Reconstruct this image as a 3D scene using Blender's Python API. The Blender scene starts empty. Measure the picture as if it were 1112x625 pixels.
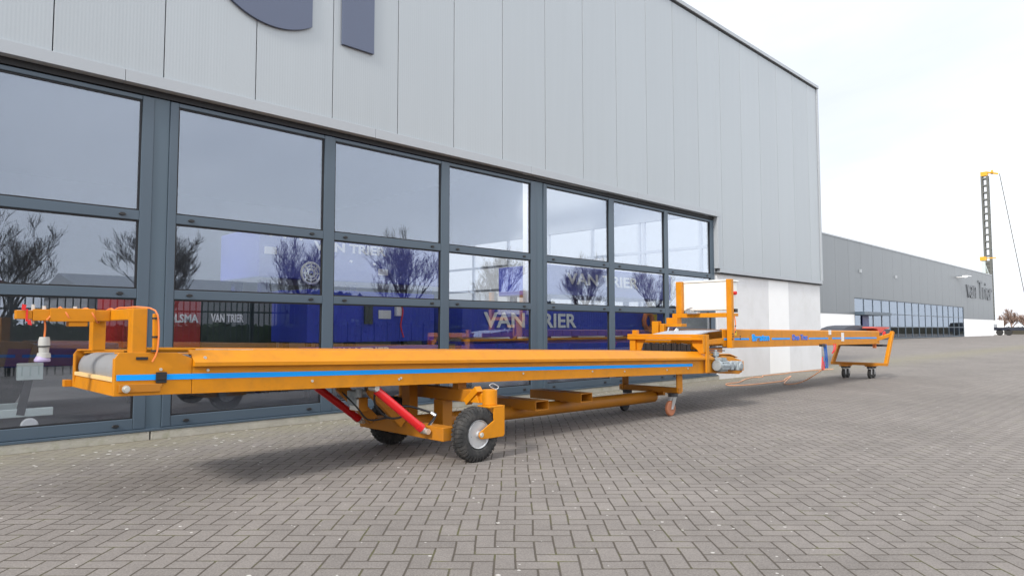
import bpy, bmesh, math, random
from mathutils import Vector, Matrix
R = math.radians
random.seed(7)
scene = bpy.context.scene
COL = scene.collection

# ------------------------------------------------------------------ helpers
def thing(name, label, cat, loc=(0, 0, 0), group=None, kind=None):
    o = bpy.data.objects.new(name, None)
    COL.objects.link(o)
    o.location = loc
    o.empty_display_size = .2
    tag(o, label, cat, group, kind)
    return o

def tag(o, label=None, cat=None, group=None, kind=None):
    if label: o['label'] = label
    if cat: o['category'] = cat
    if group: o['group'] = group
    if kind: o['kind'] = kind
    return o

def root_loc(p):
    while p.parent is not None:
        p = p.parent
    return p.location

def obj(name, bm, mat, parent=None, bevel=0, smooth=None, loc=None, slope=False):
    """link a bmesh written in world coordinates as one mesh object"""
    if slope:
        for v in bm.verts:
            v.co.z += .72 - .0258 * (v.co.x - 1.25)
    base = Vector((0, 0, 0))
    if parent is not None: base = Vector(root_loc(parent))
    elif loc is not None: base = Vector(loc)
    bmesh.ops.translate(bm, verts=bm.verts, vec=-base)
    bmesh.ops.recalc_face_normals(bm, faces=bm.faces)
    me = bpy.data.meshes.new(name)
    bm.to_mesh(me); bm.free()
    o = bpy.data.objects.new(name, me)
    COL.objects.link(o)
    if parent is not None: o.parent = parent
    elif loc is not None: o.location = loc
    mats = mat if isinstance(mat, (list, tuple)) else [mat]
    for m in mats: me.materials.append(m)
    if smooth is not None:
        me.shade_smooth()
        try: me.set_sharp_from_angle(angle=R(smooth))
        except Exception: pass
    if bevel:
        b = o.modifiers.new('bevel', 'BEVEL'); b.width = bevel; b.segments = 2
        b.limit_method = 'ANGLE'; b.angle_limit = R(40)
    return o

def pieces(name, bm, mat, parent=None, **kw):
    """every loose piece of the bmesh becomes an object of its own"""
    bm.verts.index_update(); bm.faces.index_update(); bm.verts.ensure_lookup_table()
    seen = set(); groups = []
    for v in bm.verts:
        if v.index in seen: continue
        st = [v]; seen.add(v.index); g = []
        while st:
            q = st.pop(); g.append(q)
            for e in q.link_edges:
                w_ = e.other_vert(q)
                if w_.index not in seen: seen.add(w_.index); st.append(w_)
        groups.append(g)
    for g in groups:
        nb = bmesh.new(); mp_ = {}
        for v in g: mp_[v] = nb.verts.new(v.co)
        fs = {f for v in g for f in v.link_faces}
        for f in sorted(fs, key=lambda f: f.index): nb.faces.new([mp_[v] for v in f.verts])
        obj(name, nb, mat, parent, **kw)
    bm.free()

def B(): return bmesh.new()

def box(bm, x0, x1, y0, y1, z0, z1, mi=0):
    vs = [bm.verts.new((x, y, z)) for x in (x0, x1) for y in (y0, y1) for z in (z0, z1)]
    for f in ((0, 1, 3, 2), (4, 6, 7, 5), (0, 4, 5, 1), (2, 3, 7, 6), (0, 2, 6, 4), (1, 5, 7, 3)):
        fc = bm.faces.new([vs[i] for i in f]); fc.material_index = mi
    return bm

def prism(bm, pts, axis, a, b, mi=0):
    """polygon pts (2-D) extruded from a to b along axis. x:(y,z) y:(x,z) z:(x,y)"""
    def P(p, t):
        return {'x': (t, p[0], p[1]), 'y': (p[0], t, p[1]), 'z': (p[0], p[1], t)}[axis]
    v0 = [bm.verts.new(P(p, a)) for p in pts]; v1 = [bm.verts.new(P(p, b)) for p in pts]
    n = len(pts)
    fs = [bm.faces.new(v0[::-1]), bm.faces.new(v1)]
    for i in range(n):
        fs.append(bm.faces.new((v0[i], v0[(i + 1) % n], v1[(i + 1) % n], v1[i])))
    for f in fs: f.material_index = mi
    return bm

def frame_of(d):
    d = d.normalized()
    up = Vector((0, 0, 1)) if abs(d.z) < .95 else Vector((1, 0, 0))
    a = d.cross(up).normalized(); b = a.cross(d).normalized()
    return a, b

def cyl(bm, p0, p1, r0, r1=None, n=20, cap=True, mi=0):
    if r1 is None: r1 = r0
    p0, p1 = Vector(p0), Vector(p1)
    a, b = frame_of(p1 - p0)
    rr = [[], []]
    for k, (p, r) in enumerate(((p0, r0), (p1, r1))):
        for i in range(n):
            t = 2 * math.pi * i / n
            rr[k].append(bm.verts.new(p + a * (r * math.cos(t)) + b * (r * math.sin(t))))
    fs = []
    for i in range(n):
        fs.append(bm.faces.new((rr[0][i], rr[0][(i + 1) % n], rr[1][(i + 1) % n], rr[1][i])))
    if cap:
        fs.append(bm.faces.new(rr[0][::-1])); fs.append(bm.faces.new(rr[1]))
    for f in fs: f.material_index = mi
    return bm

def bar(bm, p0, p1, w, h):
    """rectangular bar between two points, w sideways, h upwards"""
    p0, p1 = Vector(p0), Vector(p1)
    a, b = frame_of(p1 - p0)
    q = [[], []]
    for k, p in enumerate((p0, p1)):
        for s, t in ((-1, -1), (1, -1), (1, 1), (-1, 1)):
            q[k].append(bm.verts.new(p + a * (s * w / 2) + b * (t * h / 2)))
    for i in range(4): bm.faces.new((q[0][i], q[0][(i + 1) % 4], q[1][(i + 1) % 4], q[1][i]))
    bm.faces.new(q[0][::-1]); bm.faces.new(q[1])
    return bm

def smooth_path(pts, sub=6):
    pts = [Vector(p) for p in pts]
    out = []
    for i in range(len(pts) - 1):
        p0 = pts[max(i - 1, 0)]; p1 = pts[i]; p2 = pts[i + 1]; p3 = pts[min(i + 2, len(pts) - 1)]
        for k in range(sub):
            t = k / sub
            out.append(.5 * ((2 * p1) + (p2 - p0) * t + (2 * p0 - 5 * p1 + 4 * p2 - p3) * t * t + (3 * p1 - p0 - 3 * p2 + p3) * t ** 3))
    out.append(pts[-1])
    return out

def tube(bm, pts, r, n=8, sub=6):
    pts = smooth_path(pts, sub) if sub else [Vector(p) for p in pts]
    rings = []; a = None
    for i, p in enumerate(pts):
        d = (pts[min(i + 1, len(pts) - 1)] - pts[max(i - 1, 0)])
        if d.length < 1e-6: d = Vector((0, 0, 1))
        d.normalize()
        if a is None: a, b = frame_of(d)
        else:
            a = (a - d * a.dot(d))
            if a.length < 1e-4: a, _ = frame_of(d)
            a.normalize(); b = d.cross(a).normalized()
        rad = r[i] if isinstance(r, list) else r
        rings.append([bm.verts.new(p + a * (rad * math.cos(2 * math.pi * k / n)) + b * (rad * math.sin(2 * math.pi * k / n))) for k in range(n)])
    for q0, q1 in zip(rings, rings[1:]):
        for k in range(n): bm.faces.new((q0[k], q0[(k + 1) % n], q1[(k + 1) % n], q1[k]))
    bm.faces.new(rings[0][::-1]); bm.faces.new(rings[-1])
    return bm

def lathe(bm, c, axis, prof, n=32):
    """prof: (distance along axis, radius)"""
    c = Vector(c); ax = Vector(axis).normalized(); a, b = frame_of(ax)
    rings = []
    for t, r in prof:
        rings.append([bm.verts.new(c + ax * t + (a * math.cos(2 * math.pi * k / n) + b * math.sin(2 * math.pi * k / n)) * max(r, 1e-4)) for k in range(n)])
    for q0, q1 in zip(rings, rings[1:]):
        for k in range(n): bm.faces.new((q0[k], q0[(k + 1) % n], q1[(k + 1) % n], q1[k]))
    bm.faces.new(rings[0][::-1]); bm.faces.new(rings[-1])
    return bm

def dup(o, parent):
    c = o.copy(); COL.objects.link(c); c.parent = parent
    return c

def text_mesh(s, size, thick, offset=0.0, width=None):
    cu = bpy.data.curves.new('lettering', 'FONT'); cu.body = s; cu.size = size
    cu.extrude = thick; cu.offset = offset
    cu.resolution_u = 6
    o = bpy.data.objects.new('lettering', cu); COL.objects.link(o)
    bpy.context.view_layer.update()
    me = bpy.data.meshes.new_from_object(o.evaluated_get(bpy.context.evaluated_depsgraph_get()))
    bpy.data.objects.remove(o)
    xs = [v.co.x for v in me.vertices]; ys = [v.co.y for v in me.vertices]
    x0, x1, y0 = min(xs), max(xs), min(ys)
    k = (width / (x1 - x0)) if width else 1
    for v in me.vertices: v.co = Vector(((v.co.x - x0) * k, v.co.y - y0, v.co.z))
    return me, max(ys) - y0

def lettering(name, s, size, pos, mat, parent, offset=0.0, width=None, thick=.004, slope=False, height=None, split=False):
    """text standing in an X-Z plane that faces -Y"""
    me, hgt = text_mesh(s, size, thick, offset, width)
    k = height / hgt if height else 1
    base = Vector(root_loc(parent)) if parent else Vector((0, 0, 0))
    for v in me.vertices:
        x = pos[0] + v.co.x; z = pos[2] + v.co.y * k
        if slope: z += .72 - .0258 * (x - 1.25)
        v.co = Vector((x, pos[1] - v.co.z, z)) - base
    if split:
        b2 = bmesh.new(); b2.from_mesh(me); bmesh.ops.translate(b2, verts=b2.verts, vec=base)
        bmesh.ops.remove_doubles(b2, verts=b2.verts, dist=1e-4)
        return pieces(name, b2, mat, parent)
    me.materials.clear(); me.materials.append(mat)
    me.name = name
    o = bpy.data.objects.new(name, me); COL.objects.link(o); o.parent = parent
    return o

# ------------------------------------------------------------------ materials
def mat(name, base, rough=.5, metal=0, spec=.5, var=0, scale=3, bump=0, bscale=60, dirt=None, dscale=1.5, damt=.5, coat=0, stretch=(1, 1, 1)):
    m = bpy.data.materials.new(name); m.use_nodes = True
    nt = m.node_tree; N = nt.nodes; L = nt.links; bs = N['Principled BSDF']
    bs.inputs['Base Color'].default_value = (*base, 1); bs.inputs['Roughness'].default_value = rough
    bs.inputs['Metallic'].default_value = metal; bs.inputs['Specular IOR Level'].default_value = spec
    bs.inputs['Coat Weight'].default_value = coat; bs.inputs['Coat Roughness'].default_value = .15
    if not (var or bump or dirt): return m
    tc = N.new('ShaderNodeTexCoord'); mp = N.new('ShaderNodeMapping'); L.new(tc.outputs['Object'], mp.inputs[0])
    mp.inputs['Scale'].default_value = stretch
    src = None
    if var:
        n = N.new('ShaderNodeTexNoise'); n.inputs['Scale'].default_value = scale; n.inputs['Detail'].default_value = 6
        L.new(mp.outputs[0], n.inputs['Vector'])
        mr = N.new('ShaderNodeMapRange'); L.new(n.outputs[0], mr.inputs[0])
        mr.inputs[1].default_value = .25; mr.inputs[2].default_value = .75; mr.inputs[3].default_value = 1 - var; mr.inputs[4].default_value = 1 + var
        vm = N.new('ShaderNodeVectorMath'); vm.operation = 'SCALE'; vm.inputs[0].default_value = base
        L.new(mr.outputs[0], vm.inputs['Scale']); src = vm.outputs[0]
        mr2 = N.new('ShaderNodeMapRange'); L.new(n.outputs[0], mr2.inputs[0]); mr2.inputs[3].default_value = max(rough - .12, .03); mr2.inputs[4].default_value = min(rough + .15, 1)
        L.new(mr2.outputs[0], bs.inputs['Roughness'])
    if dirt:
        n2 = N.new('ShaderNodeTexNoise'); n2.inputs['Scale'].default_value = dscale; n2.inputs['Detail'].default_value = 8; n2.inputs['Roughness'].default_value = .65
        L.new(mp.outputs[0], n2.inputs['Vector'])
        rp = N.new('ShaderNodeMapRange'); L.new(n2.outputs[0], rp.inputs[0]); rp.inputs[1].default_value = .48; rp.inputs[2].default_value = .72; rp.inputs[4].default_value = damt
        mx = N.new('ShaderNodeMix'); mx.data_type = 'RGBA'; L.new(rp.outputs[0], mx.inputs['Factor'])
        if src: L.new(src, mx.inputs['A'])
        else: mx.inputs['A'].default_value = (*base, 1)
        mx.inputs['B'].default_value = (*dirt, 1); src = mx.outputs['Result']
    if src: L.new(src, bs.inputs['Base Color'])
    if bump:
        n3 = N.new('ShaderNodeTexNoise'); n3.inputs['Scale'].default_value = bscale; n3.inputs['Detail'].default_value = 4
        L.new(tc.outputs['Object'], n3.inputs['Vector'])
        bp = N.new('ShaderNodeBump'); bp.inputs['Strength'].default_value = bump; bp.inputs['Distance'].default_value = .01
        L.new(n3.outputs[0], bp.inputs['Height']); L.new(bp.outputs[0], bs.inputs['Normal'])
    return m

M = {}
M['orange'] = mat('orange_paint', (.60, .222, .002), .44, spec=.38, var=.07, scale=2.2, dirt=(.30, .13, .02), dscale=7, damt=.38, coat=.0, bump=.05, bscale=30)
M['orange2'] = mat('orange_paint_dusty_shaded', (.46, .170, .006), .5, var=.1, scale=3, dirt=(.30, .14, .035), dscale=6, damt=.55)  # darker copy of the orange, undercarriage shade in its colour, dirt mottled over
M['orange_cream'] = mat('pale_scraper', (.82, .55, .25), .5, var=.06)
M['blue_stripe'] = mat('blue_stripe', (.004, .33, .88), .45, spec=.3, var=.04)
M['white'] = mat('white_enamel', (.80, .80, .76), .35, var=.02, dirt=(.6, .58, .5), dscale=3, damt=.25)
M['sticker'] = mat('white_sticker', (.75, .75, .75), .5)
M['yellow'] = mat('yellow_sticker', (.8, .55, .02), .5)
M['black'] = mat('black_plastic', (.018, .018, .02), .45)
M['rubber'] = mat('tyre_rubber', (.028, .028, .028), .78, var=.25, scale=9, dirt=(.12, .11, .10), dscale=12, damt=.6, bump=.3, bscale=80)
M['belt'] = mat('grey_belt', (.25, .255, .265), .6, var=.12, scale=4, dirt=(.22, .21, .2), dscale=8, damt=.4)
M['belt_dark'] = mat('dark_rubber_apron', (.05, .055, .07), .55, var=.2, scale=6)
M['steel'] = mat('zinc_steel', (.62, .63, .64), .35, metal=.85, var=.12, scale=8)
M['bolt'] = mat('bolt_zinc', (.7, .68, .62), .35, metal=.6)
M['motor'] = mat('motor_silver_paint', (.34, .38, .40), .5, metal=.2, var=.2, scale=14, dirt=(.12, .13, .13), dscale=12, damt=.6)
M['red'] = mat('red_cylinder_paint', (.62, .008, .012), .32, var=.06, coat=.3)
M['redrib'] = mat('red_ribbon', (.7, .02, .02), .6)
M['hub'] = mat('wheel_rim_silver', (.56, .57, .58), .3, metal=.4, var=.08, scale=10)
M['caster_tread'] = mat('brown_caster_tread', (.40, .15, .075), .55, var=.15, scale=12)
M['dark_steel'] = mat('dark_steel', (.06, .06, .065), .5, metal=.3, var=.2)
M['hose'] = mat('orange_cable', (.80, .22, .06), .55)
M['cable_pale'] = mat('faded_orange_cable', (.72, .36, .20), .6)
M['cable_blue'] = mat('blue_cable', (.02, .11, .40), .5)
M['plug'] = mat('grey_plug', (.42, .42, .40), .55, var=.1, scale=20, dirt=(.3, .28, .25), dscale=20, damt=.5)
M['plug2'] = mat('lilac_plug_collar', (.36, .30, .48), .5)
M['frame'] = mat('anthracite_frame', (.068, .098, .130), .42, var=.06, scale=1.5)
M['frame2'] = mat('anthracite_post_panel', (.076, .112, .145), .45, var=.06, scale=1.5)
M['gasket'] = mat('black_gasket', (.01, .01, .012), .6)
M['fascia'] = mat('fascia_trim', (.37, .395, .42), .4, var=.03, scale=1)
M['letter'] = mat('letter_blue_grey', (.085, .105, .165), .35, var=.03)
M['plaster'] = mat('white_roughcast', (.72, .72, .725), .85, var=.05, scale=1.2, bump=.9, bscale=70, dirt=(.55, .54, .50), dscale=2.5, damt=.3)
M['pilaster'] = mat('smooth_white_render', (.88, .88, .87), .7, var=.02)
M['plinth'] = mat('concrete_plinth', (.40, .38, .33), .85, var=.14, scale=5, dirt=(.22, .23, .13), dscale=7, damt=.6, bump=.4, bscale=40)
M['floor'] = mat('hall_floor', (.16, .16, .165), .35, var=.1, scale=.7)
M['hall_wall'] = mat('hall_inner_wall', (.30, .32, .34), .7, var=.05)
M['hall_ceil'] = mat('hall_ceiling', (.22, .23, .25), .7)
M['mblue'] = mat('machine_blue_paint', (.022, .040, .46), .4, var=.12, scale=2)
M['mblue2'] = mat('machine_light_blue_paint', (.07, .09, .42), .4, var=.1, scale=2)
M['mblue3'] = mat('machine_navy_paint', (.012, .016, .14), .4, var=.1, scale=2)
M['mred'] = mat('machine_red_paint', (.42, .02, .02), .4, var=.1)
M['mgreen'] = mat('machine_dark_green', (.03, .045, .04), .5, var=.1)
M['mgrey'] = mat('machine_grey_green', (.55, .62, .60), .5, var=.08)
M['mwhite'] = mat('machine_lettering_white', (.85, .85, .85), .5)
M['bark'] = mat('tree_bark', (.075, .058, .048), .9, var=.2, scale=8)
M['bark_far'] = mat('tree_bark_reddish', (.30, .21, .17), .9, var=.2, scale=8)
M['fence'] = mat('fence_dark_green', (.02, .03, .028), .5)
M['hedge'] = mat('hedge_leaf', (.035, .06, .02), .7, var=.4, scale=2)
M['redroof'] = mat('red_roof', (.42, .07, .06), .6, var=.08)
M['bwall'] = mat('pale_building_wall', (.5, .5, .5), .7, var=.05)
M['crane'] = mat('crane_grey_steel', (.12, .125, .115), .6, var=.1)
M['cyellow'] = mat('crane_orange_yellow', (.75, .38, .02), .5)
M['carblue'] = mat('car_dark_paint', (.02, .025, .04), .25, coat=.5)
M['lampglass'] = mat('lamp_white', (.8, .8, .8), .4)

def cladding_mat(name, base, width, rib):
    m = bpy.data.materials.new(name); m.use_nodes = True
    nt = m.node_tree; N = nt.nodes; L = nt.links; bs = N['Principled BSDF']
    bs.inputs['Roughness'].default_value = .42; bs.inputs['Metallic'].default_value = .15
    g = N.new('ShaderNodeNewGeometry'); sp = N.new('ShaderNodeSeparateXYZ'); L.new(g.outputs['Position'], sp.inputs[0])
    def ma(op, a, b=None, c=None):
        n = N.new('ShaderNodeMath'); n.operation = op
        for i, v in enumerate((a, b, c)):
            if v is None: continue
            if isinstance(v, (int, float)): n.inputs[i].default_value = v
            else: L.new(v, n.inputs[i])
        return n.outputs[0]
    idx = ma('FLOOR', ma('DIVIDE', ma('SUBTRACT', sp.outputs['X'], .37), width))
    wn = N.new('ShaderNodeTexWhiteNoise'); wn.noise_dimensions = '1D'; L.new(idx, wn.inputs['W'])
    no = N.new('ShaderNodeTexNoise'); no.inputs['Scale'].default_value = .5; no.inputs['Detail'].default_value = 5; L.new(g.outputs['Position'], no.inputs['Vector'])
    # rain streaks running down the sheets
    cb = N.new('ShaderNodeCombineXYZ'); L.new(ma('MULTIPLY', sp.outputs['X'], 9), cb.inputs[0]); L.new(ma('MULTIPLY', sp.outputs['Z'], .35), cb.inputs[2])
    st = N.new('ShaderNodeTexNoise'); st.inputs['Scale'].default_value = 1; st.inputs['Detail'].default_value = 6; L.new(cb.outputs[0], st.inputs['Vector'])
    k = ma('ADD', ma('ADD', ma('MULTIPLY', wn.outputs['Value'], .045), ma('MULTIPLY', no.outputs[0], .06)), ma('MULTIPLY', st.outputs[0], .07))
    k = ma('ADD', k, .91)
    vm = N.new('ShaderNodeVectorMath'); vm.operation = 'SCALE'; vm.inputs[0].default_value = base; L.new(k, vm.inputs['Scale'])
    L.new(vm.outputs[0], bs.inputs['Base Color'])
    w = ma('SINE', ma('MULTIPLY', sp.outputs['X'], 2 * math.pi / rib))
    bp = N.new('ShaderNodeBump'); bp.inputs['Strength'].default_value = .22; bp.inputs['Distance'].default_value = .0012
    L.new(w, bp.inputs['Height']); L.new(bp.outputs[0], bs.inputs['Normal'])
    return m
M['clad'] = cladding_mat('sheet_cladding', (.375, .405, .425), 1.0, .033)
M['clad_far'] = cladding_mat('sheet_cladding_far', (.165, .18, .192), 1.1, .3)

def glass_mat(name, tint, refl):
    """clear pane: fresnel-like mirror reflection over a tinted see-through body"""
    m = bpy.data.materials.new(name); m.use_nodes = True
    nt = m.node_tree; N = nt.nodes; L = nt.links
    N.remove(N['Principled BSDF']); out = N['Material Output']
    tr = N.new('ShaderNodeBsdfTransparent'); tr.inputs[0].default_value = (*tint, 1)
    gl = N.new('ShaderNodeBsdfGlossy'); gl.inputs['Roughness'].default_value = 0.0; gl.inputs['Color'].default_value = (.78, .86, 1, 1)
    fr = N.new('ShaderNodeLayerWeight'); fr.inputs['Blend'].default_value = .5
    mr = N.new('ShaderNodeMapRange'); L.new(fr.outputs['Facing'], mr.inputs[0]); mr.inputs[3].default_value = refl[0]; mr.inputs[4].default_value = refl[1]
    mx = N.new('ShaderNodeMixShader'); L.new(mr.outputs[0], mx.inputs[0]); L.new(tr.outputs[0], mx.inputs[1]); L.new(gl.outputs[0], mx.inputs[2])
    # slight waviness of the panes
    tc = N.new('ShaderNodeNewGeometry'); no = N.new('ShaderNodeTexNoise'); no.inputs['Scale'].default_value = 1.1; L.new(tc.outputs['Position'], no.inputs['Vector'])
    bp = N.new('ShaderNodeBump'); bp.inputs['Strength'].default_value = .04; bp.inputs['Distance'].default_value = .003; L.new(no.outputs[0], bp.inputs['Height'])
    L.new(bp.outputs[0], gl.inputs['Normal'])
    L.new(mx.outputs[0], out.inputs['Surface'])
    return m
M['glass'] = glass_mat('pane_glass', (.95, .96, .97), (.125, .245))
M['glass_far'] = glass_mat('far_pane_glass', (.45, .5, .5), (.16, .34))

def paving_mat():
    m = bpy.data.materials.new('herringbone_paving'); m.use_nodes = True
    nt = m.node_tree; N = nt.nodes; L = nt.links; bs = N['Principled BSDF']
    def ma(op, a, b=None, c=None, clamp=False):
        n = N.new('ShaderNodeMath'); n.operation = op; n.use_clamp = clamp
        for i, v in enumerate((a, b, c)):
            if v is None: continue
            if isinstance(v, (int, float)): n.inputs[i].default_value = v
            else: L.new(v, n.inputs[i])
        return n.outputs[0]
    g = N.new('ShaderNodeNewGeometry'); sp = N.new('ShaderNodeSeparateXYZ'); L.new(g.outputs['Position'], sp.inputs[0])
    # little hand-laid wobble
    nw = N.new('ShaderNodeTexNoise'); nw.inputs['Scale'].default_value = 1.3; nw.inputs['Detail'].default_value = 2; L.new(g.outputs['Position'], nw.inputs['Vector'])
    wob = N.new('ShaderNodeSeparateColor'); L.new(nw.outputs['Color'], wob.inputs[0])
    X = ma('ADD', sp.outputs['X'], ma('MULTIPLY', ma('SUBTRACT', wob.outputs[0], .5), .035))
    Y = ma('ADD', sp.outputs['Y'], ma('MULTIPLY', ma('SUBTRACT', wob.outputs[1], .5), .035))
    s = math.sqrt(.5) / .105
    u = ma('ADD', ma('MULTIPLY', ma('SUBTRACT', X, Y), s), 400.05)
    v = ma('ADD', ma('MULTIPLY', ma('ADD', X, Y), s), 400.3)
    i = ma('FLOOR', u); j = ma('FLOOR', v); fu = ma('SUBTRACT', u, i); fv = ma('SUBTRACT', v, j)
    d = ma('FLOORED_MODULO', ma('SUBTRACT', i, j), 4)
    is1 = ma('COMPARE', d, 1, .1); is2 = ma('COMPARE', d, 2, .1); is3 = ma('COMPARE', d, 3, .1)
    isV = ma('ADD', is2, is3)
    lu = ma('ADD', fu, is1); lv = ma('ADD', fv, is2)
    lenU = ma('SUBTRACT', 2, isV); lenV = ma('ADD', 1, isV)
    du = ma('MINIMUM', lu, ma('SUBTRACT', lenU, lu)); dv = ma('MINIMUM', lv, ma('SUBTRACT', lenV, lv))
    dist = ma('MINIMUM', du, dv)
    # ragged joint edge
    nj = N.new('ShaderNodeTexNoise'); nj.inputs['Scale'].default_value = 60; nj.inputs['Detail'].default_value = 3; L.new(g.outputs['Position'], nj.inputs['Vector'])
    dist2 = ma('ADD', dist, ma('MULTIPLY', ma('SUBTRACT', nj.outputs[0], .5), .05))
    face = N.new('ShaderNodeMapRange'); face.interpolation_type = 'SMOOTHSTEP'; L.new(dist2, face.inputs[0]); face.inputs[1].default_value = .026; face.inputs[2].default_value = .07
    cb = N.new('ShaderNodeCombineXYZ'); L.new(ma('SUBTRACT', i, is1), cb.inputs[0]); L.new(ma('SUBTRACT', j, is2), cb.inputs[1])
    wn = N.new('ShaderNodeTexWhiteNoise'); wn.noise_dimensions = '2D'; L.new(cb.outputs[0], wn.inputs['Vector'])
    fine = N.new('ShaderNodeTexNoise'); fine.inputs['Scale'].default_value = 120; fine.inputs['Detail'].default_value = 4; fine.inputs['Roughness'].default_value = .7; L.new(g.outputs['Position'], fine.inputs['Vector'])
    big = N.new('ShaderNodeTexNoise'); big.inputs['Scale'].default_value = .55; big.inputs['Detail'].default_value = 7; big.inputs['Roughness'].default_value = .62; L.new(g.outputs['Position'], big.inputs['Vector'])
    mid = N.new('ShaderNodeTexNoise'); mid.inputs['Scale'].default_value = 4.5; mid.inputs['Detail'].default_value = 6; L.new(g.outputs['Position'], mid.inputs['Vector'])
    k = ma('ADD', ma('ADD', ma('MULTIPLY', wn.outputs['Value'], .11), ma('MULTIPLY', fine.outputs[0], .85)), ma('ADD', ma('MULTIPLY', big.outputs[0], .62), ma('MULTIPLY', mid.outputs[0], .22)))
    vb = N.new('ShaderNodeTexNoise'); vb.inputs['Scale'].default_value = .16; vb.inputs['Detail'].default_value = 4; vb.inputs['Distortion'].default_value = 1.2; L.new(g.outputs['Position'], vb.inputs['Vector'])
    st = N.new('ShaderNodeTexNoise'); st.inputs['Scale'].default_value = 1.9; st.inputs['Detail'].default_value = 3; L.new(g.outputs['Position'], st.inputs['Vector'])
    sr = N.new('ShaderNodeMapRange'); L.new(st.outputs[0], sr.inputs[0]); sr.inputs[1].default_value = .66; sr.inputs[2].default_value = .74; sr.inputs[4].default_value = .10
    k = ma('ADD', ma('SUBTRACT', k, sr.outputs[0]), ma('ADD', ma('MULTIPLY', ma('SUBTRACT', vb.outputs[0], .5), .30), .08))
    grit0 = N.new('ShaderNodeTexWhiteNoise'); grit0.noise_dimensions = '2D'
    gv = N.new('ShaderNodeVectorMath'); gv.operation = 'SNAP'; L.new(g.outputs['Position'], gv.inputs[0]); gv.inputs[1].default_value = (.007, .007, 1); L.new(gv.outputs[0], grit0.inputs['Vector'])
    k = ma('ADD', k, ma('MULTIPLY', ma('SUBTRACT', grit0.outputs['Value'], .5), .22))
    vm = N.new('ShaderNodeVectorMath'); vm.operation = 'SCALE'; vm.inputs[0].default_value = (.222, .200, .183); L.new(k, vm.inputs['Scale'])
    # sand and moss dust that settles along the foot of the building
    near = N.new('ShaderNodeMapRange'); L.new(sp.outputs['Y'], near.inputs[0]); near.inputs[1].default_value = 5.6; near.inputs[2].default_value = 7.6
    far_ = N.new('ShaderNodeMapRange'); L.new(sp.outputs['Y'], far_.inputs[0]); far_.inputs[1].default_value = 7.9; far_.inputs[2].default_value = 9.5; far_.inputs[3].default_value = 1; far_.inputs[4].default_value = 0
    dn = N.new('ShaderNodeTexNoise'); dn.inputs['Scale'].default_value = 1.7; dn.inputs['Detail'].default_value = 8; dn.inputs['Roughness'].default_value = .7; L.new(g.outputs['Position'], dn.inputs['Vector'])
    dus = N.new('ShaderNodeMapRange'); L.new(ma('ADD', dn.outputs[0], ma('MULTIPLY', near.outputs[0], .28)), dus.inputs[0]); dus.inputs[1].default_value = .5; dus.inputs[2].default_value = .82; dus.inputs[4].default_value = .75
    mx = N.new('ShaderNodeMix'); mx.data_type = 'RGBA'; L.new(ma('MULTIPLY', ma('MULTIPLY', dus.outputs[0], far_.outputs[0]), near.outputs[0]), mx.inputs['Factor']); L.new(vm.outputs[0], mx.inputs['A']); mx.inputs['B'].default_value = (.235, .215, .15, 1)
    # joint sand: dark, here and there mossy
    jm = N.new('ShaderNodeMix'); jm.data_type = 'RGBA'
    mr = N.new('ShaderNodeMapRange'); L.new(mid.outputs[0], mr.inputs[0]); mr.inputs[1].default_value = .52; mr.inputs[2].default_value = .68
    L.new(mr.outputs[0], jm.inputs['Factor']); jm.inputs['A'].default_value = (.085, .072, .058, 1); jm.inputs['B'].default_value = (.10, .098, .04, 1)
    jf = ma('ADD', face.outputs[0], ma('MULTIPLY', near.outputs[0], .35), None, True)
    m2 = N.new('ShaderNodeMix'); m2.data_type = 'RGBA'; L.new(jf, m2.inputs['Factor']); L.new(jm.outputs['Result'], m2.inputs['A']); L.new(mx.outputs['Result'], m2.inputs['B'])
    # pale specks: chips, petals, droppings
    vo = N.new('ShaderNodeTexVoronoi'); vo.inputs['Scale'].default_value = 17; vo.inputs['Randomness'].default_value = 1; L.new(g.outputs['Position'], vo.inputs['Vector'])
    sc = N.new('ShaderNodeSeparateColor'); L.new(vo.outputs['Color'], sc.inputs[0])
    rr = ma('MULTIPLY', ma('POWER', sc.outputs[0], 6), ma('ADD', .24, ma('MULTIPLY', near.outputs[0], .16)))
    spk = ma('LESS_THAN', ma('ADD', vo.outputs['Distance'], ma('MULTIPLY', nj.outputs[0], .24)), ma('ADD', rr, .09))
    m3 = N.new('ShaderNodeMix'); m3.data_type = 'RGBA'; L.new(ma('MULTIPLY', spk, .75), m3.inputs['Factor']); L.new(m2.outputs['Result'], m3.inputs['A']); m3.inputs['B'].default_value = (.62, .6, .56, 1)
    L.new(m3.outputs['Result'], bs.inputs['Base Color'])
    bs.inputs['Roughness'].default_value = .86; bs.inputs['Specular IOR Level'].default_value = .3
    h = ma('ADD', ma('MULTIPLY', face.outputs[0], 1.0), ma('MULTIPLY', fine.outputs[0], .25))
    h = ma('ADD', h, ma('MULTIPLY', wn.outputs['Value'], .15))
    bp = N.new('ShaderNodeBump'); bp.inputs['Strength'].default_value = .6; bp.inputs['Distance'].default_value = .006
    L.new(h, bp.inputs['Height']); L.new(bp.outputs[0], bs.inputs['Normal'])
    return m
M['paving'] = paving_mat()

# ------------------------------------------------------------------ setting: ground
bm = B()
# one sheet; the hall floor lies above it
s = 900
vs = [bm.verts.new(p) for p in ((-s, -s, 0), (s, -s, 0), (s, s, 0), (-s, s, 0))]; bm.faces.new(vs)
tag(obj('ground', bm, M['paving']), kind='structure')

# ------------------------------------------------------------------ warehouse
FY = 7.72
hall = thing('warehouse', 'large pale grey clad warehouse above a row of dark framed glass doors', 'building', (8, FY, 0))
X0, X1, XW = -16.0, 20.10, 14.15
YB = 36.0
TOP = 8.12
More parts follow.
